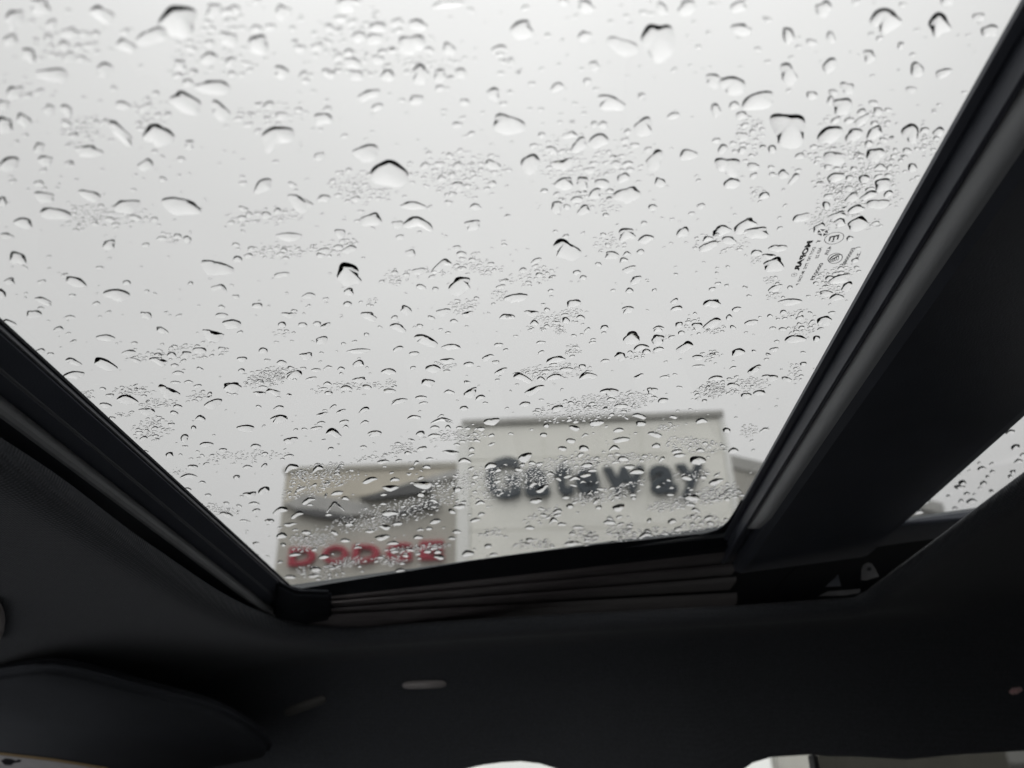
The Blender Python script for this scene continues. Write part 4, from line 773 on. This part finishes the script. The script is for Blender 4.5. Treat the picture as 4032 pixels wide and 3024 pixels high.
def drop_mesh(d, nseg, radii, slope, p, wob, rr):
    c, ring, Hh = drop_shape(d, nseg, radii, slope, p, wob, rr)
    back = -ring[:, 1].min(); sh = rr.uniform(.34, .50); ax_, ay_ = rr.gauss(0, .06) * back, -sh * back      # water sags down the slope of the roof: crest off centre
    vs = [(ax_, ay_, Hh)]; tw_ = rr.uniform(0, 6.28)
    for r in radii:
        for i in range(nseg):
            q_ = p + .8 * (ring[i][1] / (abs(ring[i][1]) + abs(ring[i][0]) + 1e-9))
            hz = Hh * (1 - r ** q_) * (1 + .10 * math.sin(2 * 6.283 * i / nseg + tw_) * r * (1 - r) * 2)
            vs.append((ax_ * (1 - r) + ring[i][0] * r, ay_ * (1 - r) + ring[i][1] * r, max(hz, 0)))
    fs = [(0, 1 + i, 1 + (i + 1) % nseg) for i in range(nseg)]
    for k in range(len(radii) - 1):
        o = 1 + k * nseg; fs += [(o + i, o + nseg + i, o + nseg + (i + 1) % nseg, o + (i + 1) % nseg) for i in range(nseg)]
    # foot of the drop, wetted into the pane: a short wall and a flat base
    o = len(vs); vs += [(q[0], q[1], 0) for q in ring] + [(q[0], q[1], -SINK) for q in ring]
    fs += [(o + i, o + nseg + i, o + nseg + (i + 1) % nseg, o + (i + 1) % nseg) for i in range(nseg)]
    o = len(vs); vs += [(q[0], q[1], -SINK) for q in ring]; fs.append(tuple(o + nseg - 1 - i for i in range(nseg)))
    return c, vs, fs
RM = Matrix((D2, D1, NN)).transposed()
def to_w(c, v): return uvw(c[0] + v[0], c[1] + v[1], WD + v[2])

# names of the places on the glass, for the labels
def zone(x, y):
    if x > 3480 and y > 1600: return 'on the rear pane behind the crossbeam'
    if y > 2120 and x < 1800: return 'over the red lettering'
    if y > 1880 and x < 1800: return 'over the winged emblem' if x > 1110 else 'by the front frame beside the tan wall'
    if y > 1960: return 'below the dark lettering' if x < 2400 else 'below the dark lettering near the crossbeam'
    if y > 1795 and x >= 1800: return 'over the dark lettering'
    if y > 1640: return 'over the sign wall above the dark lettering' if x > 1815 else ('just above the tan wall' if x > 1080 else 'in the clear sky beside the tan wall')
    if x > 3080 and 840 < y < 1160: return 'around the printed maker mark'
    if y > 1400: return ('along the front frame' if x < 900 else 'in the sky well above the tan wall' if x < 1800 else 'just above the sign wall coping' if x < 2600 else 'just above the sign wall beside the crossbeam')
    if x > 3230 and 330 <= y < 720: return 'in the dense droplet cluster beside the crossbeam'
    row = 'at the top edge of the photo' if y < 330 else 'high on the pane' if y < 720 else 'a third down the pane' if y < 1080 else 'halfway down the pane'
    colz = ('near the front frame' if x < 700 else 'on the front half' if x < 1450 else 'on the middle' if x < 2150 else 'on the rear half' if x < 2850 else 'near the crossbeam')
    return row + ' ' + colz
ORD = ['largest', 'second largest', 'third largest', 'fourth largest', 'fifth largest', 'sixth largest', 'seventh largest', 'eighth largest', 'ninth largest', 'tenth largest', 'eleventh largest', 'twelfth largest', 'thirteenth largest', 'fourteenth largest', 'fifteenth largest', 'sixteenth largest', 'seventeenth largest', 'eighteenth largest', 'nineteenth largest', 'twentieth largest', 'twenty-first largest', 'twenty-second largest', 'twenty-third largest', 'twenty-fourth largest', 'twenty-fifth largest']
cnt = {}
RAD = (.3, .52, .68, .79, .87, .93, .97, 1.0)
for d in big:
    rr = random.Random(int(d[0] * 31 + d[1] * 17))
    sz = d[2]
    c, vs, fs = drop_mesh(d, 36 if sz > 55 else 24, RAD, rr.uniform(.66, .86), rr.uniform(2.0, 2.5), .29 if sz > 40 else .22, rr)
    me = bpy.data.meshes.new('raindrop'); me.from_pydata(vs, [], fs); me.update(); me.shade_smooth(); me.materials.append(M['water'])
    o = bpy.data.objects.new('raindrop', me); COL.objects.link(o)
    mw = RM.to_4x4(); mw.translation = uvw(c[0], c[1], WD); o.matrix_world = mw
    z = zone(d[0], d[1]); k = cnt.get(z, 0); cnt[z] = k + 1
    tag(o, f'{ORD[min(k, len(ORD) - 1)]} raindrop {z}', 'raindrop', 'raindrops on the sunroof glass')
allv, allf = [], []
for d in small:
    rr = random.Random(int(d[0] * 37 + d[1] * 13))
    ns = 12 if d[2] < 18 else 16
    c, vs, fs = drop_mesh(d, ns, (.45, .75, .9, 1.0), rr.uniform(.72, .98), rr.uniform(1.9, 2.4), .20, rr)
    k = len(allv); allv += [to_w(c, v) for v in vs]; allf += [tuple(i + k for i in f) for f in fs]
me = bpy.data.meshes.new('small_raindrops'); me.from_pydata([tuple(v) for v in allv], [], allf); me.update(); me.shade_smooth(); me.materials.append(M['water'])
o = bpy.data.objects.new('small_raindrops', me); COL.objects.link(o)
tag(o, 'fine droplets scattered in clusters between the larger raindrops on the glass', 'raindrops', kind='stuff')
print('drops', len(big), 'small', len(small), 'zones', {k: v for k, v in cnt.items() if v > 18}, 'verts', len(allv))
